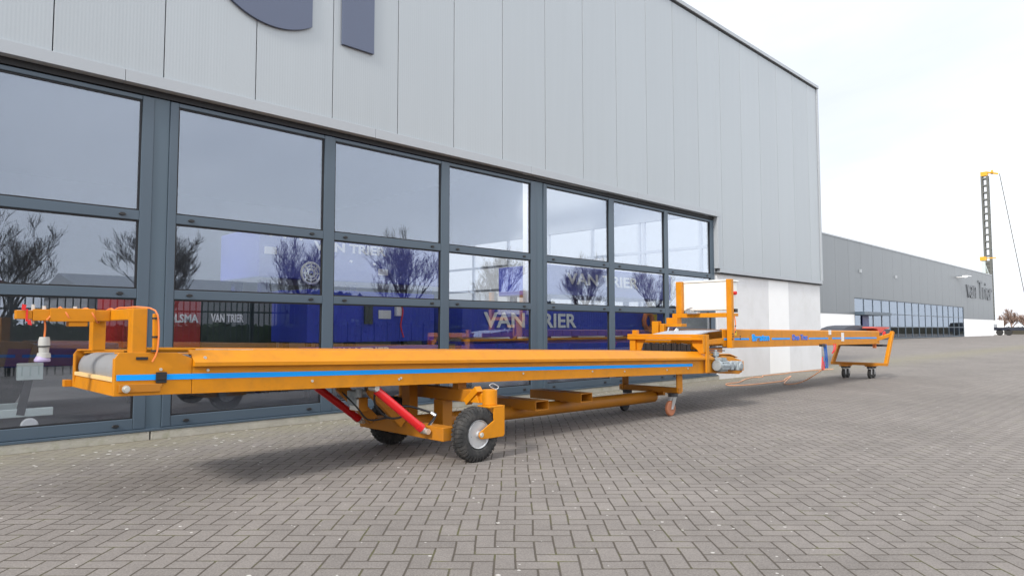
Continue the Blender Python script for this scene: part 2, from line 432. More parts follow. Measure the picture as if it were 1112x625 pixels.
# cladding: separate sheets with open joints over a dark backing, one mesh
bm = B()
seam0 = .37
k = -17
while True:
    a = seam0 + k; b = a + 1.0; k += 1
    if b <= X0: continue
    if a >= X1: break
    a = max(a, X0); b = min(b, X1 - .06)
    if b - a < .05: continue
    cuts = [(a, b)] if not (a < XW < b) else [(a, XW), (XW, b)]
    for (p, q) in cuts:
        z0 = 3.80 if q <= XW + .01 else 2.50
        lo = p + .005 if p == a else p; hi = q - .005 if q == b else q
        box(bm, lo, hi, FY - .06, FY + .02, z0, TOP)
obj('cladding', bm, M['clad'], hall, bevel=.004)
bm = B()
box(bm, X0, X1 - .02, FY + .022, FY + .20, 3.80, TOP - .02)
box(bm, XW + .05, X1 - .02, FY + .022, FY + .20, 2.45, 3.80)
obj('backing_wall', bm, M['gasket'], hall)
# fascia trims
bm = B()
x = X0
while x < XW + .06:
    e = min(x + 3.0, XW + .06); box(bm, x + .002, e - .002, FY - .085, FY + .02, 3.672, 3.797); x = e
obj('fascia', bm, M['fascia'], hall, bevel=.003)
bm = B(); box(bm, XW - .045, XW + .045, FY - .082, FY + .02, 2.50, 3.67); obj('reveal_trim', bm, M['fascia'], hall, bevel=.003)
bm = B(); box(bm, XW + .05, X1 - .003, FY - .087, FY + .02, 2.41, 2.495); obj('drip_trim', bm, M['fascia'], hall, bevel=.003)
bm = B(); box(bm, XW - .045, X1 + .02, FY - .06, FY + .05, 2.385, 2.407); obj('shadow_gap', bm, M['gasket'], hall)
bm = B(); box(bm, X1 - .058, X1 + .03, FY - .09, FY + .25, 2.50, TOP - .002); obj('corner_trim', bm, M['fascia'], hall, bevel=.004)
bm = B()
x = X0
while x < X1:
    e = min(x + 4.0, X1 + .05); box(bm, x, e - .004, FY - .11, FY + .30, TOP + .0, TOP + .085); x = e
obj('roof_coping', bm, M['fascia'], hall, bevel=.004)
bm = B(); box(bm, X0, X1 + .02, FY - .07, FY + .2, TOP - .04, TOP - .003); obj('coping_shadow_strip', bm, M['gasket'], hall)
bm = B()
for a, b in ((X0, -6.3), (-6.29, -1.2), (-1.19, 2.345), (2.36, 8.31), (8.325, XW)):
    box(bm, a, b, FY - .028, FY + .30, 0, .089)
obj('plinth', bm, M['plinth'], hall, bevel=.004)
# white wall right
bm = B()
box(bm, XW + .002, 16.79, FY, FY + .25, 0, 2.384); box(bm, 17.97, X1 - .01, FY, FY + .25, 0, 2.384)
pieces('rendered_wall', bm, M['plaster'], hall)
bm = B(); box(bm, 16.79, 17.97, FY - .003, FY + .25, 0, 2.384); obj('pilaster', bm, M['pilaster'], hall, bevel=.006)

# glazed doors
def bay(cols, xl, xr, name='glazed_door'):
    fr = B()
    yf0, yf1 = FY + .02, FY + .085
    rows = ((.225, 1.458), (1.556, 2.272), (2.372, 3.548))
    zt, zb = 3.592, .115
    for a, b in zip([xl] + [c[1] for c in cols], [c[0] for c in cols] + [xr]):
        box(fr, a, b, yf0, yf1, zb, zt)
    for (a, b) in cols:
        zs = [zb] + [z for r in rows for z in r] + [zt]
        for i in range(0, len(zs), 2): box(fr, a + .0015, b - .0015, yf0 + .004, yf1 - .004, zs[i], zs[i + 1])
    f = obj(name, fr, M['frame'], hall, bevel=.005)
    g = B()
    for (a, b) in cols:
        for (c, d) in rows:
            t = .016
            box(g, a, b, yf0 + .018, yf1 - .02, d - t, d); box(g, a, b, yf0 + .018, yf1 - .02, c, c + t)
            box(g, a, a + t, yf0 + .018, yf1 - .02, c + t, d - t); box(g, b - t, b, yf0 + .018, yf1 - .02, c + t, d - t)
    obj('gasket', g, M['gasket'], f)
    for (a, b) in cols:
        for (c, d) in rows:
            p = B(); box(p, a + .004, b - .004, yf0 + .032, yf0 + .040, c + .004, d - .004)
            obj('pane', p, M['glass'], f)
            # black hinge caps on the rails
    for (a, b) in cols:
        for z in (.165, 1.505, 2.32):
            for x in (a + .16, b - .16):
                h = B(); lathe(h, (x, yf0 - .012, z), (0, 1, 0), [(0, .018), (.004, .022), (.02, .022)], 12)
                for v in h.verts: v.co.x = x + (v.co.x - x) * 1.5; v.co.z = z + (v.co.z - z) * .75
                obj('hinge_cap', h, M['black'], f)
    return f
cw = ((2.56, 4.32), (4.47, 6.21), (6.36, 8.10))
bay([(a - 5.915, b - 5.915) for a, b in cw][0:2] + [(.45, 2.20)], -3.50, 2.315)
bay(cw, 2.475, 8.215)
bay(((8.49, 10.21), (10.37, 12.08), (12.22, 13.95)), 8.405, 14.10)
for a, b in ((2.318, 2.472), (8.218, 8.402), (-3.66, -3.503)):
    bm = B(); box(bm, a, b, FY + .035, FY + .12, .10, 3.60); obj('post_panel', bm, M['frame2'], hall, bevel=.003)
bm = B(); box(bm, -3.66, XW - .05, FY + .012, FY + .2, 3.604, 3.668); obj('head_gap', bm, M['gasket'], hall)
bm = B(); box(bm, -3.66, XW - .05, FY - .035, FY + .09, .092, .112); obj('sill', bm, M['frame'], hall)
bm = B(); box(bm, 14.102, XW - .003, FY + .02, FY + .12, .10, 3.60); obj('jamb', bm, M['fascia'], hall)
bm = B(); box(bm, X0, -3.665, FY, FY + .2, .1, 3.66); obj('side_wall_panel', bm, M['clad'], hall)

# interior shell
bm = B(); box(bm, X0, X1 - .05, FY + .305, YB, 0.002, .06); obj('hall_floor', bm, M['floor'], hall)
# rear wall with a high band of windows
bm = B(); box(bm, X0, X1, YB, YB + .2, 0, 7.9)
obj('rear_wall', bm, M['hall_wall'], hall)
# end wall: tall gate windows that show as a white grid through the panes
bm = B()
box(bm, X1 - .15, X1, FY + .25, 9.3, 0, 7.9)
box(bm, X1 - .15, X1, 9.3, 25.0, 4.85, 7.9)
box(bm, X1 - .15, X1, 25.0, YB, 0, 7.9)
box(bm, X1 - .15, X1, 9.3, 25.0, 0, 1.9)
obj('end_wall', bm, M['hall_wall'], hall)
bm = B()
for y in (9.3, 11.4, 13.6, 13.8, 15.9, 18.1, 18.3, 20.4, 22.6, 24.9): box(bm, X1 - .13, X1 - .03, y, y + .10, 1.9, 4.85)
for z in (2.75, 3.75): box(bm, X1 - .125, X1 - .035, 9.3, 25.0, z, z + .09)
obj('end_window_grid', bm, M['fascia'], hall)
bm = B()
box(bm, X0 - .0, X0 + .2, FY + .2, YB, 0, 7.9); obj('left_wall', bm, M['hall_wall'], hall)
# roof; unseen openings added to let daylight down onto the machines
bm = B()
box(bm, X0, X1, FY + .2, 9.2, 7.9, 8.05); box(bm, X0, X1, 19.2, YB, 7.9, 8.05); box(bm, X0, X1, 13.6, 14.8, 7.901, 8.049)
xa = X0
while xa < X1:
    box(bm, xa, min(xa + .7, X1), 9.2, 13.6, 7.9, 8.05); box(bm, xa, min(xa + .7, X1), 14.8, 19.2, 7.9, 8.05); xa += 4.6
obj('roof', bm, M['hall_ceil'], hall)
for x in (-8,):
    for y in (20.0, 28):
        bm = B(); box(bm, x - .1, x + .1, y - .1, y + .1, .06, 7.9); obj('inner_column', bm, M['pilaster'], hall)
bm = B(); box(bm, 11.33, 11.55, 10.93, 11.1, .06, 6.4)
obj('inner_column', bm, M['pilaster'], hall, bevel=.01)

# big raised letters on the cladding
def ring_letter(bm, cx, cz, rx, rz, t, a0, a1, y0, y1, n=48):
    pts_o = []; pts_i = []
    for i in range(n + 1):
        a = R(a0 + (a1 - a0) * i / n)
        pts_o.append((cx + rx * math.cos(a), cz + rz * math.sin(a)))
        pts_i.append((cx + (rx - t) * math.cos(a), cz + (rz - t) * math.sin(a)))
    ro0 = [bm.verts.new((p[0], y0, p[1])) for p in pts_o]; ri0 = [bm.verts.new((p[0], y0, p[1])) for p in pts_i]
    ro1 = [bm.verts.new((p[0], y1, p[1])) for p in pts_o]; ri1 = [bm.verts.new((p[0], y1, p[1])) for p in pts_i]
    for i in range(n):
        bm.faces.new((ro0[i], ro0[i + 1], ri0[i + 1], ri0[i])); bm.faces.new((ro1[i], ri1[i], ri1[i + 1], ro1[i + 1]))
        bm.faces.new((ro0[i], ro1[i], ro1[i + 1], ro0[i + 1])); bm.faces.new((ri0[i], ri0[i + 1], ri1[i + 1], ri1[i]))
    bm.faces.new((ro0[0], ri0[0], ri1[0], ro1[0])); bm.faces.new((ro0[n], ro1[n], ri1[n], ri0[n]))
bm = B()
ya, yb = FY - .10, FY - .062
ring_letter(bm, 3.56, 5.62, .90, .89, .36, 150, 345, ya, yb, 60)
bmesh.ops.bisect_plane(bm, geom=bm.verts[:] + bm.edges[:] + bm.faces[:], plane_co=(4.055, 0, 0), plane_no=(1, 0, 0), clear_outer=True)
bmesh.ops.holes_fill(bm, edges=bm.edges[:])
ring_letter(bm, 3.56, 5.62, .90, .89, .36, 12, 149.9, ya + .001, yb - .001, 40)
box(bm, 3.02, 4.30, ya + .001, yb - .001, 5.52, 5.80)
obj('sign_letter', bm, M['letter'], hall, bevel=.004)
bm = B()
box(bm, 4.48, 4.955, ya, yb, 4.79, 6.50)
ring_letter(bm, 5.25, 5.72, .77, .78, .36, 55, 176, ya + .001, yb - .001, 24)
obj('sign_letter', bm, M['letter'], hall, bevel=.004)

# ------------------------------------------------------------------ machines standing inside the hall
t = thing('blue_machine', 'long blue machine with big white VAN TRIER lettering behind the third glass door', 'machine', (11.5, 9.9, .06))
bm = B(); box(bm, 8.2, 15.5, 9.6, 10.9, .98, 1.56)
for i in range(24): box(bm, 8.3 + i * .3, 8.33 + i * .3, 9.585, 9.605, 1.0, 1.10)
obj('hopper', bm, M['mblue'], t, bevel=.02)
bm = B(); box(bm, 8.2, 15.5, 9.62, 9.8, .55, .86); box(bm, 8.2, 15.5, 9.7, 10.8, .86, .90); obj('side_rail', bm, M['mblue'], t, bevel=.01)
bm = B(); bar(bm, (8.2, 9.6, .93), (15.4, 9.6, .93), .05, .04); obj('trim_rail', bm, M['orange2'], t)
for x in (8.5, 11.9, 15.1):
    bm = B(); box(bm, x, x + .12, 9.8, 9.92, .06, .55); box(bm, x, x + .12, 10.6, 10.72, .06, .86); pieces('leg', bm, M['dark_steel'], t)
lettering('lettering', 'VAN TRIER', .5, (8.72, 9.58, 1.16), M['mwhite'], t, offset=.012, width=2.72, height=.30)
t = thing('blue_machine', 'blue machine box with red hose and white label behind the second glass door', 'machine', (6.6, 9.9, .06))
bm = B(); box(bm, 5.1, 7.55, 9.6, 10.8, .93, 1.75)
for i in range(9): box(bm, 5.3 + i * .25, 5.32 + i * .25, 9.585, 9.605, .95, 1.25)
obj('hopper', bm, M['mblue'], t, bevel=.02)
for x in (5.5, 7.0):
    bm = B(); bar(bm, (x, 9.75, .93), (x + .3, 9.75, .08), .09, .09); obj('leg', bm, M['dark_steel'], t)
bm = B(); box(bm, 6.10, 6.25, 9.56, 9.6, 1.22, 1.62); obj('cable_tray', bm, M['dark_steel'], t)
bm = B(); box(bm, 6.38, 6.62, 9.585, 9.6, 1.31, 1.45); obj('sticker', bm, M['sticker'], t)
bm = B(); box(bm, 5.1, 7.7, 9.62, 9.85, .60, .86); obj('side_rail', bm, M['mblue'], t)
lettering('lettering', 'VAN TRIER', .3, (5.53, 9.60, .70), M['mwhite'], t, offset=.008, width=1.1, height=.14)
bm = B(); tube(bm, [(6.75, 9.55, 1.6), (6.8, 9.5, 1.45), (6.76, 9.5, 1.2), (6.82, 9.5, 1.0)], .012); obj('red_hose', bm, M['redrib'], t)
bm = B(); box(bm, 6.7, 6.8, 9.53, 9.6, 1.36, 1.52); obj('socket', bm, M['mwhite'], t)
t = thing('blue_machine', 'raised light blue hopper with white dots and lettering behind the second glass door', 'machine', (6.2, 11.5, .06))
bm = B(); box(bm, 4.95, 8.9, 11, 12.6, 2.0, 2.85); obj('hopper', bm, M['mblue2'], t, bevel=.03)
for x in (5.1, 6.8, 8.6):
    bm = B(); box(bm, x, x + .15, 11.2, 11.35, .06, 1.98); box(bm, x, x + .15, 12.3, 12.45, .06, 1.98); pieces('leg', bm, M['mblue3'], t)
lettering('lettering', 'VAN TRIER', .3, (5.95, 10.99, 2.53), M['mwhite'], t, offset=.01, width=1.5, height=.17)
for x, z in ((5.15, 2.72), (5.4, 2.71), (5.7, 2.70), (6.3, 2.40), (6.7, 2.38), (7.2, 2.36)):
    bm = B(); lathe(bm, (x, 10.97, z), (0, 1, 0), [(0, .02), (.01, .025), (.03, .025)], 12); obj('bolt', bm, M['mwhite'], t)
bm = B(); box(bm, 5.05, 5.25, 10.97, 11.0, 2.40, 2.52); obj('sticker', bm, M['sticker'], t)
bm = B(); box(bm, 7.3, 7.5, 10.97, 11.0, 2.16, 2.28); obj('sticker', bm, M['sticker'], t)
t = thing('blue_machine', 'raised light blue hopper with large VAN TRIER lettering behind the third glass door', 'machine', (16, 12.8, .06))
bm = B(); box(bm, 13.3, 19.4, 12.2, 14, 2.05, 2.86); obj('hopper', bm, M['mblue2'], t, bevel=.03)
for x in (13.6, 16.3, 19.0):
    bm = B(); box(bm, x, x + .15, 12.4, 12.55, .06, 2.05); box(bm, x, x + .15, 13.7, 13.85, .06, 2.05); pieces('leg', bm, M['mblue3'], t)
lettering('lettering', 'VAN TRIER', .5, (14.15, 12.18, 2.36), M['mwhite'], t, offset=.012, width=3.35, height=.32)
t = thing('red_machine', 'red and dark green machine with white lettering behind the second glass door', 'machine', (4.3, 11.4, .06))
bm = B(); box(bm, 2.95, 4.05, 11, 12.4, .86, 1.75); obj('red_panel', bm, M['mred'], t, bevel=.02)
bm = B(); box(bm, 4.06, 5.3, 11.02, 12.4, .70, 1.75); obj('green_panel', bm, M['mgreen'], t, bevel=.02)
lettering('lettering', 'VAN TRIER', .3, (4.2, 11.0, 1.25), M['mwhite'], t, offset=.008, width=.52, height=.13)
lettering('lettering', 'TOLSMA', .3, (3.45, 10.98, 1.24), M['mwhite'], t, offset=.008, width=.55, height=.13)
for x in (3.1, 5.1):
    bm = B(); box(bm, x, x + .12, 11.1, 11.22, .06, .86); obj('leg', bm, M['dark_steel'], t)
t = thing('blue_machine', 'blue perforated machine panel with rows of white dots behind the second glass door', 'machine', (6.2, 11.2, .06))
bm = B(); box(bm, 5.32, 6.9, 11.0, 11.9, .95, 1.80)
obj('hopper', bm, M['mblue'], t, bevel=.02)
for r in range(2):
    for i in range(4):
        bm = B(); lathe(bm, (5.5 + i * .18, 10.975, 1.25 + r * .14), (0, 1, 0), [(0, .014), (.01, .018), (.03, .018)], 10); obj('bolt', bm, M['mwhite'], t)
for x in (5.45, 6.7):
    bm = B(); box(bm, x, x + .12, 11.1, 11.22, .06, .95); obj('leg', bm, M['dark_steel'], t)
t = thing('cable_reel', 'pale round reel with spokes hung inside the glass beside bare tree reflections', 'reel', (5.37, 10.2, 1.8))
bm = B(); n = 40
for rad, th in ((.165, .02), (.11, .012), (.06, .02)):
    pts = [(5.37 + rad * math.cos(2 * math.pi * i / n), 10.0, 2.03 + rad * math.sin(2 * math.pi * i / n)) for i in range(n + 1)]
    tube(bm, pts, th, 8, 0)
obj('rim', bm, M['mwhite'], t, smooth=60)
bm = B()
for i in range(8):
    a = i * math.pi / 4; bar(bm, (5.37 + .05 * math.cos(a), 10, 2.03 + .05 * math.sin(a)), (5.37 + .16 * math.cos(a), 10, 2.03 + .16 * math.sin(a)), .02, .02)
obj('spoke', bm, M['mwhite'], t)
bm = B(); box(bm, 5.33, 5.41, 10.03, 10.1, .06, 2.03); obj('stand', bm, M['dark_steel'], t)
# coil on the third-door machine
bm = B()
pts = []
for i in range(90):
    a = 2 * math.pi * i / 18; r = .19 + .012 * math.sin(i * 1.7)
    pts.append((14.12 + r * math.cos(a) * .9, 9.54 + .03 * math.sin(i * .9), 1.32 + r * math.sin(a)))
pts += [(14.2, 9.52, 1.08), (14.6, 9.5, 1.04), (15.1, 9.5, 1.12)]
tube(bm, pts, .034, 7, 2)
tag(obj('hose_coil', bm, M['hose'], loc=(14.12, 9.5, 1.1), smooth=60), 'coil of orange cable hanging on the blue machine behind the glass', 'cable coil')
bm = B(); box(bm, 14.40, 14.56, 9.575, 9.6, 1.34, 1.50)
tag(obj('warning_sign', bm, M['yellow'], loc=(14.48, 9.58, 1.4)), 'small yellow square sticker right of the orange cable coil behind the glass', 'sign')
# grey-green roller frame behind the left door
t = thing('roller_frame', 'low grey green machine chassis with white wheels behind the leftmost glass door', 'machine', (1.0, 8.5, .06))
bm = B(); box(bm, -.4, 1.63, 8.38, 8.44, .26, .34); box(bm, -.4, 1.42, 8.75, 8.8, .30, .37); obj('beam', bm, M['mgrey'], t, bevel=.006)
for a, b in (((1.35, 8.40, .28), (1.47, 8.40, .98)), ((1.08, 8.40, .26), (1.2, 8.40, .98)), ((.3, 8.4, .26), (.42, 8.4, .98))):
    bm = B(); bar(bm, a, b, .05, .07); obj('strut', bm, M['dark_steel'], t)
bm = B(); box(bm, 1.30, 1.52, 8.32, 8.37, .63, .80); obj('control_box', bm, M['mgrey'], t, bevel=.008)
for x in (.62, 1.43):
    bm = B(); lathe(bm, (x, 8.36, .17), (0, 1, 0), [(0, .02), (0, .07), (.005, .075), (.05, .075), (.055, .06), (.055, .02)], 24); obj('wheel', bm, M['mwhite'], t, smooth=40)
bm = B(); bar(bm, (1.47, 8.42, .98), (-.4, 8.42, 1.02), .05, .08); obj('top_rail', bm, M['dark_steel'], t)
# navy trailer beam further in
t = thing('flatbed_trailer', 'navy blue flatbed trailer standing deeper in the hall behind the leftmost glass door', 'trailer', (0, 10.6, .06))
bm = B(); box(bm, -6, 2.65, 10, 12.2, .68, .96); obj('deck', bm, M['mblue3'], t, bevel=.02)
for x in (-4.5, -3.4, 1.2):
    bm = B(); lathe(bm, (x, 10.05, .50), (0, 1, 0), [(0, .2), (0, .40), (.03, .44), (.2, .44), (.23, .40), (.23, .2)], 28); obj('wheel', bm, M['rubber'], t, smooth=40)

# ------------------------------------------------------------------ first belt conveyor
NY, FYc = 4.80, 5.86
c1 = thing('belt_conveyor', 'long orange belt conveyor with a blue stripe on one big black tyre near the camera', 'conveyor', (1.25, 5.33, 0))
XE = 9.30
def side_profile(y, s):
    """s=+1 panel whose outside faces -Y"""
    o = -1 if s > 0 else 1
    return [(y, 0), (y, .183), (y + o * .040, .183), (y + o * .040, .211), (y + o * .034, .2135), (y - o * .085, .292), (y - o * .10, .292), (y - o * .10, .275), (y - o * .012, .20), (y - o * .012, .012), (y - o * .055, .012), (y - o * .055, 0)]
for s, y, nm in ((1, NY, 'near'), (-1, FYc, 'far')):
    o = -1 if s > 0 else 1
    bm = B()
    prism(bm, side_profile(y, s), 'x', 1.72, 8.62)
    obj('side_panel', bm, M['orange'], c1, bevel=.0012, slope=True)
    bm = B()
    # end cheek: taller plate round the tail drum
    prism(bm, [(1.25, 0), (1.25, .235), (1.275, .275), (1.62, .275), (1.717, .235), (1.717, 0)], 'y', y - o * .002, y - o * .014)
    prism(bm, [(1.27, .262), (1.72, .262), (1.72, .272), (1.27, .272)], 'y', y - o * .0145, y - o * .10)
    box(bm, 1.25, 1.262, min(y - o * .0145, y - o * .05), max(y - o * .0145, y - o * .05), .0, .235)
    obj('end_cheek', bm, M['orange'], c1, bevel=.003, slope=True)
    bm = B()
    prism(bm, [(1.275, .022), (1.275, .075), (1.53, .075), (1.53, .062), (1.52, .05), (1.52, .022)], 'y', y + o * .012, y - o * .001)
    obj('tensioner_guide', bm, M['orange2'], c1, bevel=.003, slope=True)
# blue stripe, in two runs round the black latch
for y0, y1 in ((NY - .003, NY + .0005), (FYc - .0005, FYc + .003)):
    for a, b in ((1.262, 1.49), (1.555, 8.12)):
        bm = B(); box(bm, a, b, y0, y1, .098, .134)
        obj('stripe', bm, M['blue_stripe'], c1, slope=True)
bm = B(); box(bm, 1.49, 1.555, NY - .014, NY - .001, .078, .148); box(bm, 1.495, 1.55, NY - .02, NY - .014, .10, .107)
obj('latch', bm, [M['black']], c1, bevel=.002, slope=True)
bm = B(); box(bm, 1.37, 1.44, NY - .006, NY - .001, .228, .246); obj('slot', bm, M['black'], c1, slope=True)
bm = B(); cyl(bm, (1.315, NY - .013, .045), (1.315, NY - .04, .045), .014, n=10); cyl(bm, (1.315, NY - .0125, .045), (1.315, NY - .018, .045), .024, n=14); obj('tension_bolt', bm, M['bolt'], c1, slope=True)
for x, z in ((1.62, .255), (1.80, .24), (1.52, .165), (1.82, .155), (3.4, .052), (3.42, .062), (4.9, .07), (6.6, .06), (2.6, .06), (6.0, .07), (7.5, .06), (8.0, .07)):
    bm = B(); yy = NY - .001 if z < .18 else NY - .03 + (z - .22) * 1.4
    cyl(bm, (x, yy + .01, z), (x, yy - .007, z), .010, n=8); obj('bolt', bm, M['bolt'], c1, slope=True)
# tail drum, belt and scraper
bm = B()
pts = []
zc, rd, xc = .145, .108, 1.385
prof = [(8.9, zc + rd)] + [(xc + rd * math.cos(R(a)), zc + rd * math.sin(R(a))) for a in range(90, 271, 9)] + [(8.9, zc - rd)]
prof2 = [(8.9, zc - rd + .01)] + [(xc + (rd - .01) * math.cos(R(a)), zc + (rd - .01) * math.sin(R(a))) for a in range(270, 89, -9)] + [(8.9, zc + rd - .01)]
prism(bm, prof + prof2, 'y', NY + .03, FYc - .03)
obj('belt', bm, M['belt'], c1, slope=True, smooth=30)
bm = B(); cyl(bm, (xc, NY + .012, zc), (xc, FYc - .012, zc), rd - .012, n=32); obj('drum', bm, M['dark_steel'], c1, slope=True)
bm = B(); box(bm, 1.252, 1.285, NY + .055, FYc - .02, .086, .112); obj('scraper', bm, M['orange_cream'], c1, bevel=.003, slope=True)
bm = B(); prism(bm, [(1.25, .0), (1.262, .0), (1.280, .084), (1.262, .084)], 'y', NY + .052, FYc + .02); box(bm, 1.20, 1.25, FYc - .002, FYc + .06, .0, .05); obj('end_cross_member', bm, M['orange'], c1, bevel=.003, slope=True)
# flat guards over the belt
bm = B(); box(bm, 2.0, 8.35, NY + .10, NY + .50, .284, .289); box(bm, 2.05, 8.35, NY + .502, FYc - .102, .283, .288); obj('belt_cover', bm, M['orange'], c1, slope=True)
bm = B()
for x in (1.9, 2.02, 2.12):
    bar(bm, (x - .12, NY + .12, .290), (x + .08, NY + .16, .290), .012, .012)
pieces('cover_clip', bm, M['steel'], c1, slope=True)
# feed-end gantry
bm = B()
for (x, y) in ((1.39, NY + .055), (1.39, FYc - .055)):
    box(bm, x - .045, x + .045, y - .045, y + .045, .975, 1.275)
pieces('gantry_post', bm, M['orange'], c1, bevel=.006)
bm = B(); box(bm, 1.345, 1.435, NY + .101, FYc - .101, 1.20, 1.274); obj('gantry_beam', bm, M['orange'], c1, bevel=.006)
bm = B(); box(bm, .90, 1.343, 5.30, 5.38, 1.195, 1.270); box(bm, .99, 1.25, 5.292, 5.299, 1.19, 1.278); obj('lifting_arm', bm, M['orange'], c1, bevel=.004)
bm = B(); box(bm, .81, .899, 5.305, 5.365, 1.205, 1.262); obj('arm_tip', bm, M['orange'], c1, bevel=.004)
bm = B(); cyl(bm, (.905, 5.335, 1.175), (.905, 5.335, 1.30), .010, n=10); cyl(bm, (.965, 5.335, 1.27), (.965, 5.335, 1.292), .012, n=8); cyl(bm, (1.14, 5.335, 1.27), (1.14, 5.335, 1.292), .012, n=8); pieces('pin', bm, M['bolt'], c1)
bm = B(); box(bm, 1.10, 1.21, 5.30, 5.38, 1.158, 1.19); obj('arm_bracket', bm, M['orange'], c1, bevel=.004)
bm = B()
for y in (NY + .055, FYc - .055): box(bm, 1.30, 1.56, y - .05, y + .05, .965, .977)
pieces('foot_plate', bm, M['orange'], c1, bevel=.003)
bm = B(); bar(bm, (1.48, NY - .01, .99), (1.475, NY - .01, 1.24), .03, .03); obj('post_tube', bm, M['orange'], c1, bevel=.004)
bm = B()
for z in (1.0, 1.09, 1.21): cyl(bm, (1.478, NY - .01, z - .006), (1.478, NY - .01, z + .006), .023, n=10)
pieces('clamp', bm, M['black'], c1)
# chassis
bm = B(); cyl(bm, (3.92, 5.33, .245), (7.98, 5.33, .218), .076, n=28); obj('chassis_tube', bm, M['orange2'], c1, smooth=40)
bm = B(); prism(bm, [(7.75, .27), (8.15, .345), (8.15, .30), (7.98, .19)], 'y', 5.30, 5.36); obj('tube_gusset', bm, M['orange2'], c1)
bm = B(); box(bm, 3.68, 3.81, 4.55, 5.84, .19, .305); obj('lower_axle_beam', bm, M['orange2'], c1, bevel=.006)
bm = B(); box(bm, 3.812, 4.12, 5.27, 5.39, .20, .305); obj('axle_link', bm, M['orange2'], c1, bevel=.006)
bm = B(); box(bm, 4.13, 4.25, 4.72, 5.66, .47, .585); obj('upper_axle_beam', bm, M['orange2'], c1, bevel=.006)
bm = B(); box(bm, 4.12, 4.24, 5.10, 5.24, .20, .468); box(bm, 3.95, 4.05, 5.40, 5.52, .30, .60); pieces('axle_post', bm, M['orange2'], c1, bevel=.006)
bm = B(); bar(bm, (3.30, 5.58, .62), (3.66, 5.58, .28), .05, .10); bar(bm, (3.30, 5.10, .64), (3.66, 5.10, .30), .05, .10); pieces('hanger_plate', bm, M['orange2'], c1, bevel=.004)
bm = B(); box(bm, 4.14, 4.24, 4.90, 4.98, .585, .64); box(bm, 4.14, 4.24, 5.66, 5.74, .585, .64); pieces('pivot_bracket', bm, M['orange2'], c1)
for y, off in ((4.98, 0), (5.68, 0)):
    bm = B(); cyl(bm, (3.20, y, .655), (3.66, y, .275), .026, n=20); obj('hydraulic_cylinder', bm, M['red'], c1, smooth=40)
# near cylinder is outboard, its far twin mirrored
for o in list(c1.children):
    if o.name.startswith('hydraulic_cylinder'): bpy.data.objects.remove(o)
for (p0, p1) in (((3.20, 4.87, .650), (3.635, 4.74, .265)), ((3.13, 5.74, .63), (3.635, 5.74, .26))):
    p0, p1 = Vector(p0), Vector(p1)
    bm = B(); cyl(bm, p0.lerp(p1, .05), p0.lerp(p1, .93), .036, n=24); cyl(bm, p0.lerp(p1, .86), p0.lerp(p1, .94), .040, n=24)
    h = obj('hydraulic_cylinder', bm, M['red'], c1, smooth=40)
    bm = B(); cyl(bm, p0 + Vector((0, -.05, 0)), p0 + Vector((0, .05, 0)), .024, n=14); cyl(bm, p1 + Vector((0, -.05, 0)), p1 + Vector((0, .05, 0)), .024, n=14); cyl(bm, p0, p0.lerp(p1, .06), .02, n=12); cyl(bm, p0.lerp(p1, .92), p1, .026, n=12)
    pieces('cylinder_pin', bm, M['bolt'], h, smooth=40)
bm = B(); tube(bm, [(3.28, 4.95, .60), (3.45, 4.98, .48), (3.62, 4.93, .46), (3.78, 4.84, .40), (3.80, 4.80, .38), (3.70, 4.78, .30)], .010); tube(bm, [(3.30, 5.0, .62), (3.30, 5.0, .50), (3.42, 5.0, .38), (3.58, 5.0, .37), (3.64, 5.05, .45)], .009); tube(bm, [(3.1, 5.2, .60), (3.18, 5.1, .48), (3.3, 5.1, .36), (3.5, 5.1, .36)], .008)
obj('hydraulic_hose', bm, M['black'], c1, smooth=60)
bm = B(); cyl(bm, (3.78, 4.84, .40), (3.80, 4.80, .375), .016, n=10); cyl(bm, (3.80, 4.80, .375), (3.72, 4.78, .30), .009, n=10); obj('hose_fitting', bm, M['steel'], c1)
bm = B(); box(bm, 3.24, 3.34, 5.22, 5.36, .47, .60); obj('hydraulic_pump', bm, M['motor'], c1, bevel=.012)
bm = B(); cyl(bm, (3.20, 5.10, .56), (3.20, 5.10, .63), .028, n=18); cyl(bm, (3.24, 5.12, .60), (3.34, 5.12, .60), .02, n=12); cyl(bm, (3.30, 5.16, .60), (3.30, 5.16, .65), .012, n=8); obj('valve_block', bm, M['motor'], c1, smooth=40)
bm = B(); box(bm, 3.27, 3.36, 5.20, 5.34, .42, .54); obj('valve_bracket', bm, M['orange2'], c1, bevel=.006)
bm = B(); box(bm, 3.255, 3.269, 5.205, 5.335, .43, .53); obj('valve_cover', bm, M['white'], c1, bevel=.003)
# fork pockets
for x in (5.22, 5.96):
    bm = B(); w, h, tk = .20, .10, .008; z0 = .285 if x < 5.5 else .315
    for (a, b, c, d) in ((x, x + w, z0, z0 + tk), (x, x + w, z0 + h - tk, z0 + h), (x, x + tk, z0 + tk, z0 + h - tk), (x + w - tk, x + w, z0 + tk, z0 + h - tk)):
        box(bm, a, b, 4.93, 5.72, c, d)
    obj('fork_pocket', bm, M['orange2'], c1)
    bm = B(); box(bm, x + .05, x + .12, 5.29, 5.37, .26, z0 - .001); obj('pocket_lug', bm, M['orange2'], c1)
